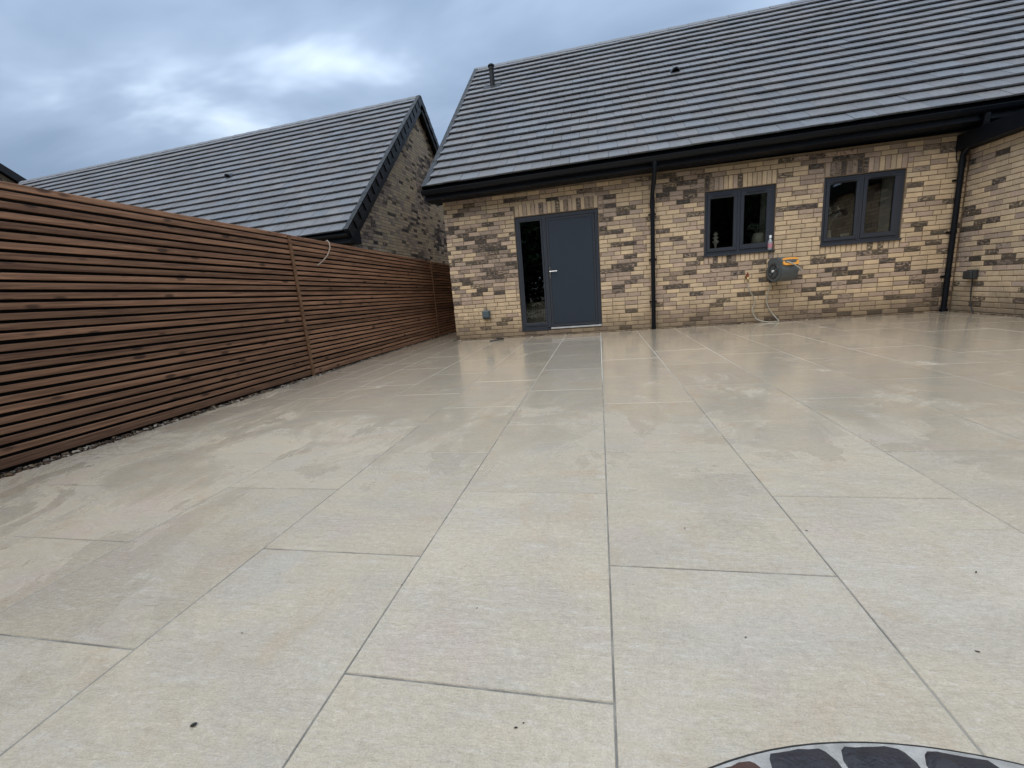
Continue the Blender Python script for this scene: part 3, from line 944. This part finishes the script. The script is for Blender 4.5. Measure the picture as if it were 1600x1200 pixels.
def downpipe(x, ytop, label, boot, brks):
    q = MB()
    zt = 2.53 + e_(x)
    q.tube([(x, ytop, zt), (x, ytop, zt - .12), (x, ytop + .02, zt - .17), (x, HOUSE_Y - .075, zt - .40), (x, HOUSE_Y - .060, zt - .45), (x, HOUSE_Y - .060, zt - .55)], .034, 14)
    q.tube([(x, HOUSE_Y - .060, zt - .52), (x, HOUSE_Y - .060, boot)], .0345, 14)
    q.tube([(x, HOUSE_Y - .060, zt - .62), (x, HOUSE_Y - .060, zt - .50)], .0395, 14)
    q.tube([(x, ytop, zt + .02), (x, ytop, zt - .05)], .040, 14)
    dp = obj('downpipe', q, 'black', house); dp['label'] = label
    for z in brks:
        b = MB(); b.tube([(x, HOUSE_Y - .060, z - .014), (x, HOUSE_Y - .060, z + .014)], .039, 14)
        b.cbox(x - .060, x + .060, HOUSE_Y - .022, HOUSE_Y - .002, z - .013, z + .013, .003); obj('pipe_bracket', b, 'black', dp)


downpipe(.893, 7.40, 'black downpipe between the door and the window', -0.02, (1.86, 1.15, .46))
downpipe(5.085, 7.42, 'black downpipe in the corner with the wing', -0.02, (1.86, 1.15, .52))
q = MB(); q.tube([(5.085, HOUSE_Y - .06, -.02), (5.085, HOUSE_Y - .06, .045)], .048, 14); obj('drain_collar', q, 'black', house)

# wing: boxed black eaves and flat roof
q = MB(); q.box(WING_X - .16, 9.5, 1.0, HOUSE_Y - .008, 2.257, 2.285); obj('wing_soffit', q, 'soffit', house)
q = MB(); q.box(WING_X - .18, WING_X - .161, 1.0, HOUSE_Y - .006, 2.250, 2.452); obj('wing_fascia', q, 'black', house)
q = MB(); q.box(WING_X - .161, 9.5, 1.0, HOUSE_Y - .008, 2.40, 2.45); obj('wing_roof', q, 'soffit', house)

# soil pipe and tile vent on the roof
q = MB(); bx, by, bz = -2.199, 10.785, 5.364 + 0.008
q.tube([(bx, by, bz - .1), (bx, by, bz + .40)], .055, 16); q.tube([(bx, by, bz + .365), (bx, by, bz + .415)], .062, 16)
sp = obj('soil_pipe', q, 'verge', house)
q = MB(); q.lathe([(.050, 0), (.074, .01), (.074, .035), (.045, .06), (.0, .068)], bx, by, bz + .42, 16); obj('vent_cowl', q, 'verge', sp)
q = MB(); v0 = (by - 7.42) / ms.d[0]; ms.box(q, bx - .20, bx + .20, v0 - .16, v0 + .16, .052, .060); obj('lead_flashing', q, 'vergepale', sp)


def hood_vent(sl, x, v, parent):
    q = MB(); n = 9
    ring0 = [(x + .085 * math.cos(math.pi * k / (n - 1)), v, .045 + .10 * math.sin(math.pi * k / (n - 1))) for k in range(n)]
    ring1 = [(x + .085 * math.cos(math.pi * k / (n - 1)), v + .20, .035 + .030 * math.sin(math.pi * k / (n - 1))) for k in range(n)]
    inn0 = [(x + .070 * math.cos(math.pi * k / (n - 1)), v, .047 + .083 * math.sin(math.pi * k / (n - 1))) for k in range(n)]
    inn1 = [(x + .070 * math.cos(math.pi * k / (n - 1)), v + .15, .047 + .03 * math.sin(math.pi * k / (n - 1))) for k in range(n)]
    vs = [sl.p(*a) for a in ring0 + ring1 + inn0 + inn1]
    fs = []
    for k in range(n - 1):
        fs += [(k, k + 1, n + k + 1, n + k), (k, 2 * n + k, 2 * n + k + 1, k + 1), (2 * n + k, 3 * n + k, 3 * n + k + 1, 2 * n + k + 1)]
    q.add(vs, fs, (1, 1, 1, 1), True); return obj('vent_hood', q, 'verge', parent)


hood_vent(ms, 1.574, (9.783 - 7.42) / ms.d[0], house)

# ------------------------------------------------------------------ the neighbour's house
NX = -4.40; NE, NR = (7.51, 2.114), (12.0, 5.96)
nh = thing('brick_house', 'neighbouring brick house with a gable end and dark tiled roof behind the fence', 'house', (-11, 12, 0))
ns = Slope(NE, NR, NX, 0.024); nb = Slope((16.49, 2.114), NR, NX, 0.024)
GX = NX - .17
c_ = MB(); c_.prism([(7.86, -.2), (16.15, -.2), (16.15, 2.0), (12.0, 5.72), (7.86, 2.10)], 'x', GX - .30, GX - .009)
c_.prism([(7.865, -.2), (16.14, -.2), (16.14, 1.55), (12.0, 5.0), (7.865, 1.60)], 'x', -18.3, GX - .301)
nw = obj('wall', c_, 'mortar', nh)
nbw = Brickwork()
slp = (NR[1] - NE[1]) / (NR[0] - NE[0])
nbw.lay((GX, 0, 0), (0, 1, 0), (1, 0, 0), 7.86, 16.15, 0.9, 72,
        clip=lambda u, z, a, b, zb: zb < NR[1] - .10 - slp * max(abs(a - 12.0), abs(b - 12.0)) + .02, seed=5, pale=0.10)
nbw.build(nw)
u = MB(); ns.box(u, -18.6, NX - .01, .02, ns.L - .02, -.06, -.002); nb.box(u, -18.6, NX - .01, 0, ns.L - .02, -.06, .03)
nroof = obj('roof', u, 'soffit', nh)
roof_tiles(nroof, ns, -18.6, NX - .06, 20, seed=9)
ridge_caps(nroof, -18.6, NX, 12.0, 5.96 + .035 - .024 * (NX + 18.6), 0.024)
g_ = ns.L / 20
for r in range(20):
    for sl in (ns, nb):
        q = MB(); v = r * g_
        sl.box(q, NX - .085, NX + .012, v - .010, v + g_ + .02, .040, .062 + .004)
        q.hexa([sl.p(x, v_, w) for w, vv in ((-.112, (v - .030, v + g_ - .048)), (.0395, (v - .012, v + g_ - .018))) for i_, v_ in enumerate(vv) for x in (NX - .006, NX + (.030 if i_ == 0 else .014))])
        o = obj('verge_cap', q, 'verge', nroof)
for sl in (ns, nb):
    q = MB(); sl.box(q, NX - .035, NX - .010, -.03, sl.L - .0, -.235, -.02); obj('barge_board', q, 'verge', nroof)
    q = MB(); sl.box(q, GX - .02, NX - .036, .05, sl.L, -.095, -.07); obj('verge_soffit', q, 'verge', nroof)
q = MB(); q.prism([(7.527, 1.928), (7.90, 1.928), (7.90, 2.42), (7.527, 2.10)], 'x', NX - .16, NX + .006); obj('box_end', q, 'black', nh)
q = MB(); q.box(-18.4, NX - .16, 7.53, 7.55, 1.93, 2.10); obj('fascia', q, 'black', nh)
q = MB(); q.box(-18.4, NX - .16, 7.551, 7.86, 1.935, 1.95); obj('soffit', q, 'soffit', nh)
q = MB(); arc = [(7.475 + .055 * math.cos(a), 2.07 + .055 * math.sin(a)) for a in [R(180 + 180 * k / 8) for k in range(9)]]
q.prism(arc, 'x', -18.5, NX + .0); obj('gutter', q, 'verge', nh)
hood_vent(ns, -8.806, (9.919 - 7.51) / ns.d[0], nh)

# far house at the left edge
fh = thing('brick_house', 'distant brick gable with dark verge just showing above the fence at the left', 'house', (-26, 11.5, 0))
fs1 = Slope((7.0, 4.0), (11.3, 8.14)); fs2 = Slope((16.6, 4.75), (11.3, 8.14))
c_ = MB(); c_.prism([(7.4, -.2), (16.2, -.2), (16.2, 4.75), (11.3, 7.94), (7.4, 4.0)], 'x', -32, -21.55); fw = obj('wall', c_, 'mortar', fh)
fb = Brickwork()
fb.lay((-21.54, 0, 0), (0, 1, 0), (1, 0, 0), 10.6, 15.2, 5.0, 42, clip=lambda u, z, a, b, zb: zb < 7.84 - .66 * abs(max(b, a) - 11.3), seed=8, pale=-0.1)
fb.build(fw, 60)
u = MB(); fs1.box(u, -32, -21.4, 0, fs1.L, -.08, .04); fs2.box(u, -32, -21.4, 0, fs2.L, -.08, .04)
fr = obj('roof', u, 'tile', fh)
q = MB(); fs2.box(q, -21.42, -21.36, 0, fs2.L, -.20, .07); obj('barge_board', q, 'verge', fr)
q = MB(); fs1.box(q, -21.42, -21.36, 0, fs1.L, -.20, .07); obj('barge_board', q, 'verge', fr)

# ------------------------------------------------------------------ slatted fence
fence = thing('slatted_fence', 'tall brown stained fence of narrow horizontal slats along the patio edge', 'fence', (fence_x(4), 4, 0))
POSTS = [-2.6, 1.0, 4.62, 8.72, 12.4]


def ftop(y): return 1.735 - (y - 1.9) * 0.0255


NSL = 28
backing = MB()
ya, yb = POSTS[0], POSTS[-1]
backing.hexa([(fence_x(y) - .045 - dx, y, z) for z in (-.05, None) for y in (ya, yb) for dx in (0.01, 0)] if False else
             [(fence_x(y) - .050 + dx, y, (-.05 if k == 0 else ftop(y) - .03)) for k in (0, 1) for y in (ya, yb) for dx in (0, .008)])
obj('backing', backing, 'backing_black', fence)  # black sheet added behind the slats so the gaps come out black
rs = random.Random(21)
for b in range(4):
    y0, y1 = POSTS[b] + .003, POSTS[b + 1] - .003
    for s in range(NSL):
        q = MB()
        t0 = (s + .345) / NSL if s else 0.0
        t1 = (s + 1.0) / NSL
        bow = (rs.random() - .5) * .006
        vs = []
        nseg = 6
        def zz(y, tt): return 0.02 + (ftop(y) - 0.02) * tt
        sag0, sag1 = (rs.random() - .5) * .006, (rs.random() - .5) * .006
        for i in range(nseg + 1):
            f_ = i / nseg; y = y0 + (y1 - y0) * f_; x = fence_x(y) + bow * math.sin(f_ * math.pi * 2 + s)
            dz = sag0 + (sag1 - sag0) * f_
            za, zb = zz(y, t0) + dz, zz(y, t1) + dz
            vs += [(x - .018, y, za), (x - .002, y, za), (x, y, za + .003), (x, y, zb - .003), (x - .002, y, zb), (x - .018, y, zb)]
        fs = []
        for i in range(nseg):
            for k in range(6):
                fs.append((i * 6 + k, i * 6 + (k + 1) % 6, (i + 1) * 6 + (k + 1) % 6, (i + 1) * 6 + k))
        fs += [tuple(range(6))[::-1], tuple(range(nseg * 6, nseg * 6 + 6))]
        q.add(vs, fs)
        obj('slat', q, 'wood', fence)
for y in POSTS:
    x = fence_x(y); q = MB(); q.cbox(x + .001, x + .020, y - .021, y + .021, 0.0, ftop(y) - .006, .003); obj('cover_batten', q, 'batten', fence)
    q = MB(); q.box(x - .15, x - .055, y - .05, y + .05, -.06, ftop(y) - .05); obj('post', q, 'batten', fence)

# pale cable hooked over the fence
q = MB(); y = 5.36; x = fence_x(y); zt = ftop(y)
q.tube([(x - .08, y + .02, zt - .10), (x - .05, y + .01, zt + .005), (x - .01, y, zt + .02), (x + .02, y - .005, zt - .01), (x + .03, y - .02, zt - .08), (x + .025, y - .10, zt - .18),
        (x + .018, y - .22, zt - .26), (x + .010, y - .33, zt - .315)], .0075, 8)
tag(obj('cable', q, 'cable'), 'pale loose cable hooked over the top of the slatted fence', 'cable')

# ------------------------------------------------------------------ things on the walls
def socket_box(name, label, cx, cz, rot, loc):
    o = thing(name, label, 'outdoor socket', loc)
    o.rotation_euler = (0, 0, rot)
    LOC.pop(o.name)
    return o


so = socket_box('outdoor_socket', 'small grey outdoor socket low on the wall left of the door', 0, 0, 0, (-2.045, HOUSE_Y - .004, .44))
q = MB(); q.cbox(-.070, .070, -.055, -.002, -.075, .075, .010); obj('back_box', q, 'socket', so)
q = MB(); q.cbox(-.066, .062, -.080, -.056, -.055, .070, .010); obj('cover', q, 'socket', so)
q = MB(); q.tube([(0, -.02, .075), (0, -.018, .14)], .009, 8); obj('conduit', q, 'socket', so)
so2 = socket_box('outdoor_socket', 'black outdoor socket with a hanging cable on the wing wall', 0, 0, -math.pi / 2, (WING_X - .004, 7.42, .53))
q = MB(); q.cbox(-.075, .075, -.065, -.002, -.065, .065, .010); obj('back_box', q, 'reeldark', so2)
q = MB(); q.cbox(-.072, .072, -.100, -.066, -.060, .055, .012); obj('cover', q, 'reeldark', so2)
q = MB(); q.tube([(.02, -.03, -.064), (.02, -.03, -.20), (.03, -.028, -.36), (.06, -.025, -.46), (.09, -.02, -.53)], .008, 8); obj('flex', q, 'reeldark', so2)
q = MB(); q.tube([(5.03, HOUSE_Y - .008, 2.45), (5.032, HOUSE_Y - .008, 2.30), (5.04, HOUSE_Y - .010, 2.16), (5.058, HOUSE_Y - .014, 2.10)], .006, 8)
tag(obj('cable', q, 'black'), 'thin black cable running down from the soffit beside the corner downpipe', 'cable')

# hose reel on its bracket, turned a little towards the door
reel = thing('hose_reel', 'grey wall hose reel with an orange handle below the left window', 'hose reel', (2.725, HOUSE_Y - .004, .82))
reel.rotation_euler = (0, 0, R(17)); LOC.pop(reel.name)
L = .145; ca_, cz_ = -.225, -.02; rad = .168
prof = [(ca_ + rad * math.cos(R(a)), cz_ + rad * math.sin(R(a))) for a in range(150, 391, 12)]
prof += [(ca_ + .155, .135), (ca_ + .10, .178), (ca_ - .085, .178), (ca_ - .155, .125)]
q = MB(); q.prism(prof, 'x', -L + .012, L - .012, None, True); q2 = [(ca_ + (p[0] - ca_) * .94, cz_ + (p[1] - cz_) * .94) for p in prof]
q.prism(q2, 'x', -L, -L + .0115); q.prism(q2, 'x', L - .0115, L); body = obj('body', q, 'reel', reel)
for s in (-1, 1):
    q = MB()
    pr = [(ca_ + .115 * math.cos(R(a)), cz_ + .115 * math.sin(R(a))) for a in range(0, 360, 15)]
    pi_ = [(ca_ + .088 * math.cos(R(a)), cz_ + .088 * math.sin(R(a))) for a in range(0, 360, 15)]
    n = len(pr); xa_, xb_ = s * L, s * (L + .012)
    vs = [(x, y, z) for x, pp in ((xa_, pr), (xb_, pr), (xb_, pi_), (xa_, pi_)) for y, z in pp]
    q.add(vs, [(r_ * n + k, r_ * n + (k + 1) % n, (r_ + 1) * n + (k + 1) % n, (r_ + 1) * n + k) for r_ in range(3) for k in range(n)], None, True)
    for a in range(0, 360, 60):
        ca, sa = math.cos(R(a)), math.sin(R(a))
        q.tube([(s * (L + .006), ca_ + .03 * ca, cz_ + .03 * sa), (s * (L + .006), ca_ + .095 * ca, cz_ + .095 * sa)], .008, 6)
    obj('side_rim', q, 'reeldark', reel)
    q = MB(); q.tube([(s * L, ca_, cz_), (s * (L + .022), ca_, cz_)], .018, 14); obj('hub', q, 'white' if s < 0 else 'reeldark', reel)
# orange handle: a rounded frame leaning forward at the upper front
hy0, hz0 = ca_ - .135, .105
def hp(u_, w_, d_): # in the handle's own plane, tilted back
    return (u_, hy0 - d_ * .94 + w_ * .34, hz0 + w_ * .94 + d_ * .2)
n = 24; outer, inner = [], []
for k in range(n):
    a = 2 * math.pi * k / n; c, s_ = math.cos(a), math.sin(a)
    sg = lambda v_: (1 if v_ >= 0 else -1) * abs(v_) ** .45
    outer.append((.128 * sg(c) + .012, .060 * sg(s_))); inner.append((.096 * sg(c) + .012, .027 * sg(s_)))
q = MB(); vs = [hp(a, b, d) for pts, d in ((outer, -.05), (outer, .022), (inner, .022), (inner, -.03)) for a, b in pts]
q.add(vs, [(r_ * n + k, r_ * n + (k + 1) % n, (r_ + 1) * n + (k + 1) % n, (r_ + 1) * n + k) for r_ in range(3) for k in range(n)], None, False)
obj('handle', q, 'orange', reel)
q = MB(); q.add([hp(a, b, -.018) for a, b in outer], [tuple(range(n))]); obj('slot', q, 'seal', reel)
q = MB(); q.cbox(-.04, .04, ca_ + rad - .03, -.001, -.14, .12, .006); q.cbox(-.06, .06, -.014, -.0005, -.20, .17, .004); obj('bracket', q, 'reeldark', reel)
q = MB(); q.tube([hp(-.055, -.004, -.02), hp(-.05, -.006, .02), hp(-.01, -.035, .05), hp(.07, -.10, .055), hp(.15, -.175, .04)], .0085, 8); obj('hose_end', q, 'hose', reel)

# tap with its lever, and the hose looping from it to the ground
tap = thing('garden_tap', 'small wall tap with a red lever left of the hose reel', 'tap', (2.345, HOUSE_Y - .002, .74))
q = MB(); q.tube([(2.345, HOUSE_Y - .002, .74), (2.345, HOUSE_Y - .07, .74), (2.345, HOUSE_Y - .085, .70), (2.345, HOUSE_Y - .085, .655)], [.013, .013, .012, .010], 12)
q.tube([(2.345, HOUSE_Y - .003, .74), (2.345, HOUSE_Y - .010, .74)], .026, 14); obj('spout', q, 'brass', tap)
q = MB(); q.cbox(2.336, 2.354, HOUSE_Y - .062, HOUSE_Y - .040, .76, .815, .004); q.cbox(2.322, 2.368, HOUSE_Y - .067, HOUSE_Y - .035, .755, .775, .004); obj('lever', q, 'red', tap)


def smooth_path(pts, n=8):
    pts = [Vector(q) for q in pts]; res = []
    P = [pts[0]] + pts + [pts[-1]]
    for i in range(1, len(P) - 2):
        for k in range(n):
            u_ = k / n; a, b, c, d = P[i - 1:i + 3]
            res.append(0.5 * ((2 * b) + (c - a) * u_ + (2 * a - 5 * b + 4 * c - d) * u_ ** 2 + (3 * b - a - 3 * c + d) * u_ ** 3))
    return res + [pts[-1]]


q = MB(); q.tube(smooth_path([(2.345, HOUSE_Y - .085, .665), (2.36, HOUSE_Y - .085, .55), (2.47, HOUSE_Y - .035, .36), (2.44, HOUSE_Y - .04, .20), (2.50, HOUSE_Y - .08, .06), (2.62, HOUSE_Y - .17, .012),
                              (2.74, HOUSE_Y - .19, .010), (2.795, HOUSE_Y - .15, .02), (2.74, HOUSE_Y - .06, .12), (2.66, HOUSE_Y - .03, .28), (2.66, HOUSE_Y - .03, .45), (2.70, HOUSE_Y - .06, .60)]), .0085, 8)
tag(obj('garden_hose', q, 'hose'), 'pale thin hose looping from the wall tap down onto the slabs', 'hose')

# bottle left standing on the outside sill
bo = thing('spray_bottle', 'clear bottle with white cap and pink label on the outside window sill', 'bottle', (2.675, 7.795, 1.133))
bxx, byy, bz = 2.675, 7.800, 1.134
q = MB(); q.lathe([(.030, 0), (.033, .006), (.033, .10), (.031, .125), (.017, .158), (.013, .165), (.013, .178)], bxx, byy, bz, 18); obj('bottle_body', q, 'clear', bo)
q = MB(); q.lathe([(.0336, .03), (.0336, .098)], bxx, byy, bz, 18); obj('label_band', q, 'label', bo)
q = MB(); q.lathe([(.018, .1785), (.018, .215), (.012, .222)], bxx, byy, bz, 16); obj('cap', q, 'white', bo)

# things on the inside window boards
ib = W1[2] + .0585
q = MB(); q.lathe([(.040, 0), (.042, .012), (.024, .03), (.017, .075), (.024, .12), (.050, .150), (.056, .165), (.030, .178), (.022, .20), (.046, .215), (.046, .228), (.020, .24), (.020, .256), (.040, .268), (.034, .285), (.010, .315), (.0, .318)], 1.915, 7.99, ib, 18)
tag(obj('turned_ornament', q, 'palewood'), 'pale turned ornament inside the left pane of the window above the reel', 'ornament')
vase = thing('stone_vase', 'round pale vase of dried stems inside the window above the reel', 'vase', (2.575, 8.01, ib))
q = MB(); q.lathe([(.055, 0), (.085, .02), (.105, .09), (.105, .16), (.085, .215), (.070, .235), (.060, .235)], 2.575, 8.01, ib, 22); obj('pot', q, 'stonevase', vase)


def bouquet(parent, cx, cy, cz, n, spread, height, seed, lean=(0, 0)):
    rs = random.Random(seed); st = MB(); bl = MB()
    for k in range(n):
        a = rs.random() * 6.28; s = spread * (0.35 + .65 * rs.random()); h = height * (.55 + .45 * rs.random())
        tip = (cx + lean[0] + s * math.cos(a), cy + lean[1] + s * .55 * math.sin(a), cz + h)
        st.tube([(cx, cy, cz - .04), (cx + (tip[0] - cx) * .35, cy + (tip[1] - cy) * .35, cz + h * .6), tip], .0028, 5)
        for j in range(7):
            px, py, pz = (tip[i] + (rs.random() - .5) * .045 for i in range(3))
            for w_ in range(3):
                ra, rb_ = rs.random() * 6.28, rs.random() * 3.1
                d1 = Vector((math.cos(ra) * math.sin(rb_), math.sin(ra) * math.sin(rb_), math.cos(rb_))) * .014; d2 = d1.orthogonal().normalized() * .009
                pq = Vector((px, py, pz)); bl.add([pq - d1, pq + d2, pq + d1, pq - d2], [(0, 1, 2, 3)])
    return st, bl


st, bl = bouquet(vase, 2.555, 8.01, ib + .23, 16, .17, .16, 3, (-.05, 0)); obj('stems', st, 'sprig', vase)
o = link('blossoms', bl.mesh('blossoms', M['sprig'], fix=False), vase)
v2 = thing('flower_vase', 'slim white vase of pale flowers inside the window nearest the corner', 'vase', (3.575, 8.0, W2[2] + .0585))
ib2 = W2[2] + .0585
q = MB(); q.lathe([(.030, 0), (.032, .01), (.030, .10), (.022, .16), (.024, .17)], 3.585, 8.0, ib2, 16); obj('pot', q, 'stonevase', v2)
st, bl = bouquet(v2, 3.585, 8.0, ib2 + .17, 9, .10, .34, 5, (.03, 0)); obj('stems', st, 'sprig', v2)
link('blossoms', bl.mesh('blossoms', M['petal'], fix=False), v2)
pf = thing('picture_frame', 'small pale standing frame inside the window nearest the corner', 'picture frame', (3.82, 8.02, ib2))
q = MB(); q.hexa([(x, y + (z - ib2) * .25 + .0, z) for z in (ib2 + .001, ib2 + .10) for y in (8.0, 8.012) for x in (3.76, 3.88)]); obj('frame', q, 'canvas', pf)
q = MB(); q.hexa([(x, y + (z - ib2) * .25, z) for z in (ib2 + .014, ib2 + .088) for y in (7.997, 7.9995) for x in (3.775, 3.865)]); obj('picture', q, 'stonevase', pf)
# low ribbed cupboard standing inside the side light
cb = thing('low_cupboard', 'low pale cupboard with two ribbed doors seen through the door side light', 'cupboard', (-1.15, 8.6, .06))
for k in (0, 1):
    q = MB(); xa = -1.43 + k * .31
    for j in range(7):
        a = xa + .012 + j * .040; q.cbox(a, a + .034, 8.42, 8.44, .075, .565 - .03 * k * 0, .004)
    q.box(xa + .006, xa + .30, 8.441, 8.46, .07, .57); obj('cupboard_door', q, 'cabinet', cb)
q = MB(); q.box(-1.45, -.80, 8.462, 8.80, .06, .575); obj('carcass', q, 'cabinet', cb)

# ------------------------------------------------------------------ small litter on the slabs
q = MB(); q.tube(smooth_path([(-1.90, 7.28, .008), (-1.82, 7.30, .012), (-1.72, 7.36, .016), (-1.69, 7.46, .018), (-1.76, 7.55, .016), (-1.86, 7.60, .012)]), .010, 8)
tag(obj('black_cord', q, 'debris'), 'short hooked piece of black cord on the slabs by the wall', 'cord')
DEB = [(-.847, .565, .0085), (-.187, .646, .004), (-.174, .657, .003), (.251, 1.38, .004), (.617, 1.387, .004), (.941, 1.207, .0045), (-.35, .95, .003), (.30, .92, .0035), (.75, .93, .004), (-.60, 1.02, .003), (-.95, .80, .003)]
rs = random.Random(4)
for k, (x, y, s) in enumerate(DEB):
    s *= 0.62 if k == 0 else 0.5
    a = rs.random() * 3.14; vs = []; n = 8
    el = 1.0 if k == 0 else 1.2 + rs.random()
    mb = MB(); rings = [(-1, .05), (-.6, .75), (0, 1.0), (.6, .7), (1, .05)]
    for u_, r_ in rings:
        for j in range(n):
            b_ = 2 * math.pi * j / n; X = u_ * s * el * 1.3; Y = r_ * s * .75 * math.cos(b_); Z = .0012 + s * .55 + r_ * s * .5 * math.sin(b_)
            vs.append((x + X * math.cos(a) - Y * math.sin(a), y + X * math.sin(a) + Y * math.cos(a), Z))
    mb.add(vs, [(i * n + j, i * n + (j + 1) % n, (i + 1) * n + (j + 1) % n, (i + 1) * n + j) for i in range(4) for j in range(n)], None, True)
    o = obj('seed_husk' if k == 0 else 'grit_speck', mb, 'debris')
    if k == 0: tag(o, 'single dark seed husk lying on the wide slab at the lower left', 'seed')
    else: tag(o, 'tiny dark speck of grit lying on the pale foreground slabs', 'debris', 'specks of grit on the slabs')

# ------------------------------------------------------------------ dense garden trees behind the photographer: they darken what the glass mirrors
def crown_mesh(seed):
    rs = random.Random(seed); mb = MB()
    cl = [(rs.gauss(0, .9), rs.gauss(0, .7), 0.3 + rs.random() * 7.2, .7 + .7 * rs.random()) for _ in range(46)]
    for k in range(9000):
        c = rs.choice(cl); d = Vector((rs.gauss(0, 1), rs.gauss(0, 1), rs.gauss(0, 1))).normalized() * c[3] * rs.random() ** .4
        p_ = Vector(c[:3]) + d
        a = Vector((rs.gauss(0, 1), rs.gauss(0, 1), rs.gauss(0, 1))).normalized() * (.13 + .07 * rs.random()); b = a.orthogonal().normalized() * .09
        g_ = .7 + .6 * rs.random()
        mb.add([p_ - a, p_ + b, p_ + a, p_ - b], [(0, 1, 2, 3)], (.035 * g_, .062 * g_, .022 * g_, 1))
    return mb.mesh('crown', M['leaf'], fix=False)


CR = [crown_mesh(k) for k in (1, 2)]
tk = MB(); tk.tube([(0, 0, -.06), (.03, .02, 1.2), (-.05, .05, 3.0), (.04, 0, 5.2)], [.17, .14, .10, .04], 10)
tk.tube([(0, 0, 1.5), (.5, .1, 2.6), (.8, .2, 3.6)], [.07, .05, .02], 7); tk.tube([(0, 0, 1.9), (-.5, -.2, 3.0), (-.9, -.1, 4.0)], [.07, .05, .02], 7)
TRK = tk.mesh('trunk', M['bark'])
for k in range(8):
    o = thing('garden_tree', 'dark leafy tree mirrored in the glass of the door and windows', 'tree', (-8.5 + 2.35 * k, -7.6 + (k % 2) * .9, 0), 'trees mirrored in the glass')
    LOC.pop(o.name); o.rotation_euler = (0, 0, k * 1.3)
    link('trunk', TRK, o); link('crown', CR[k % 2], o)
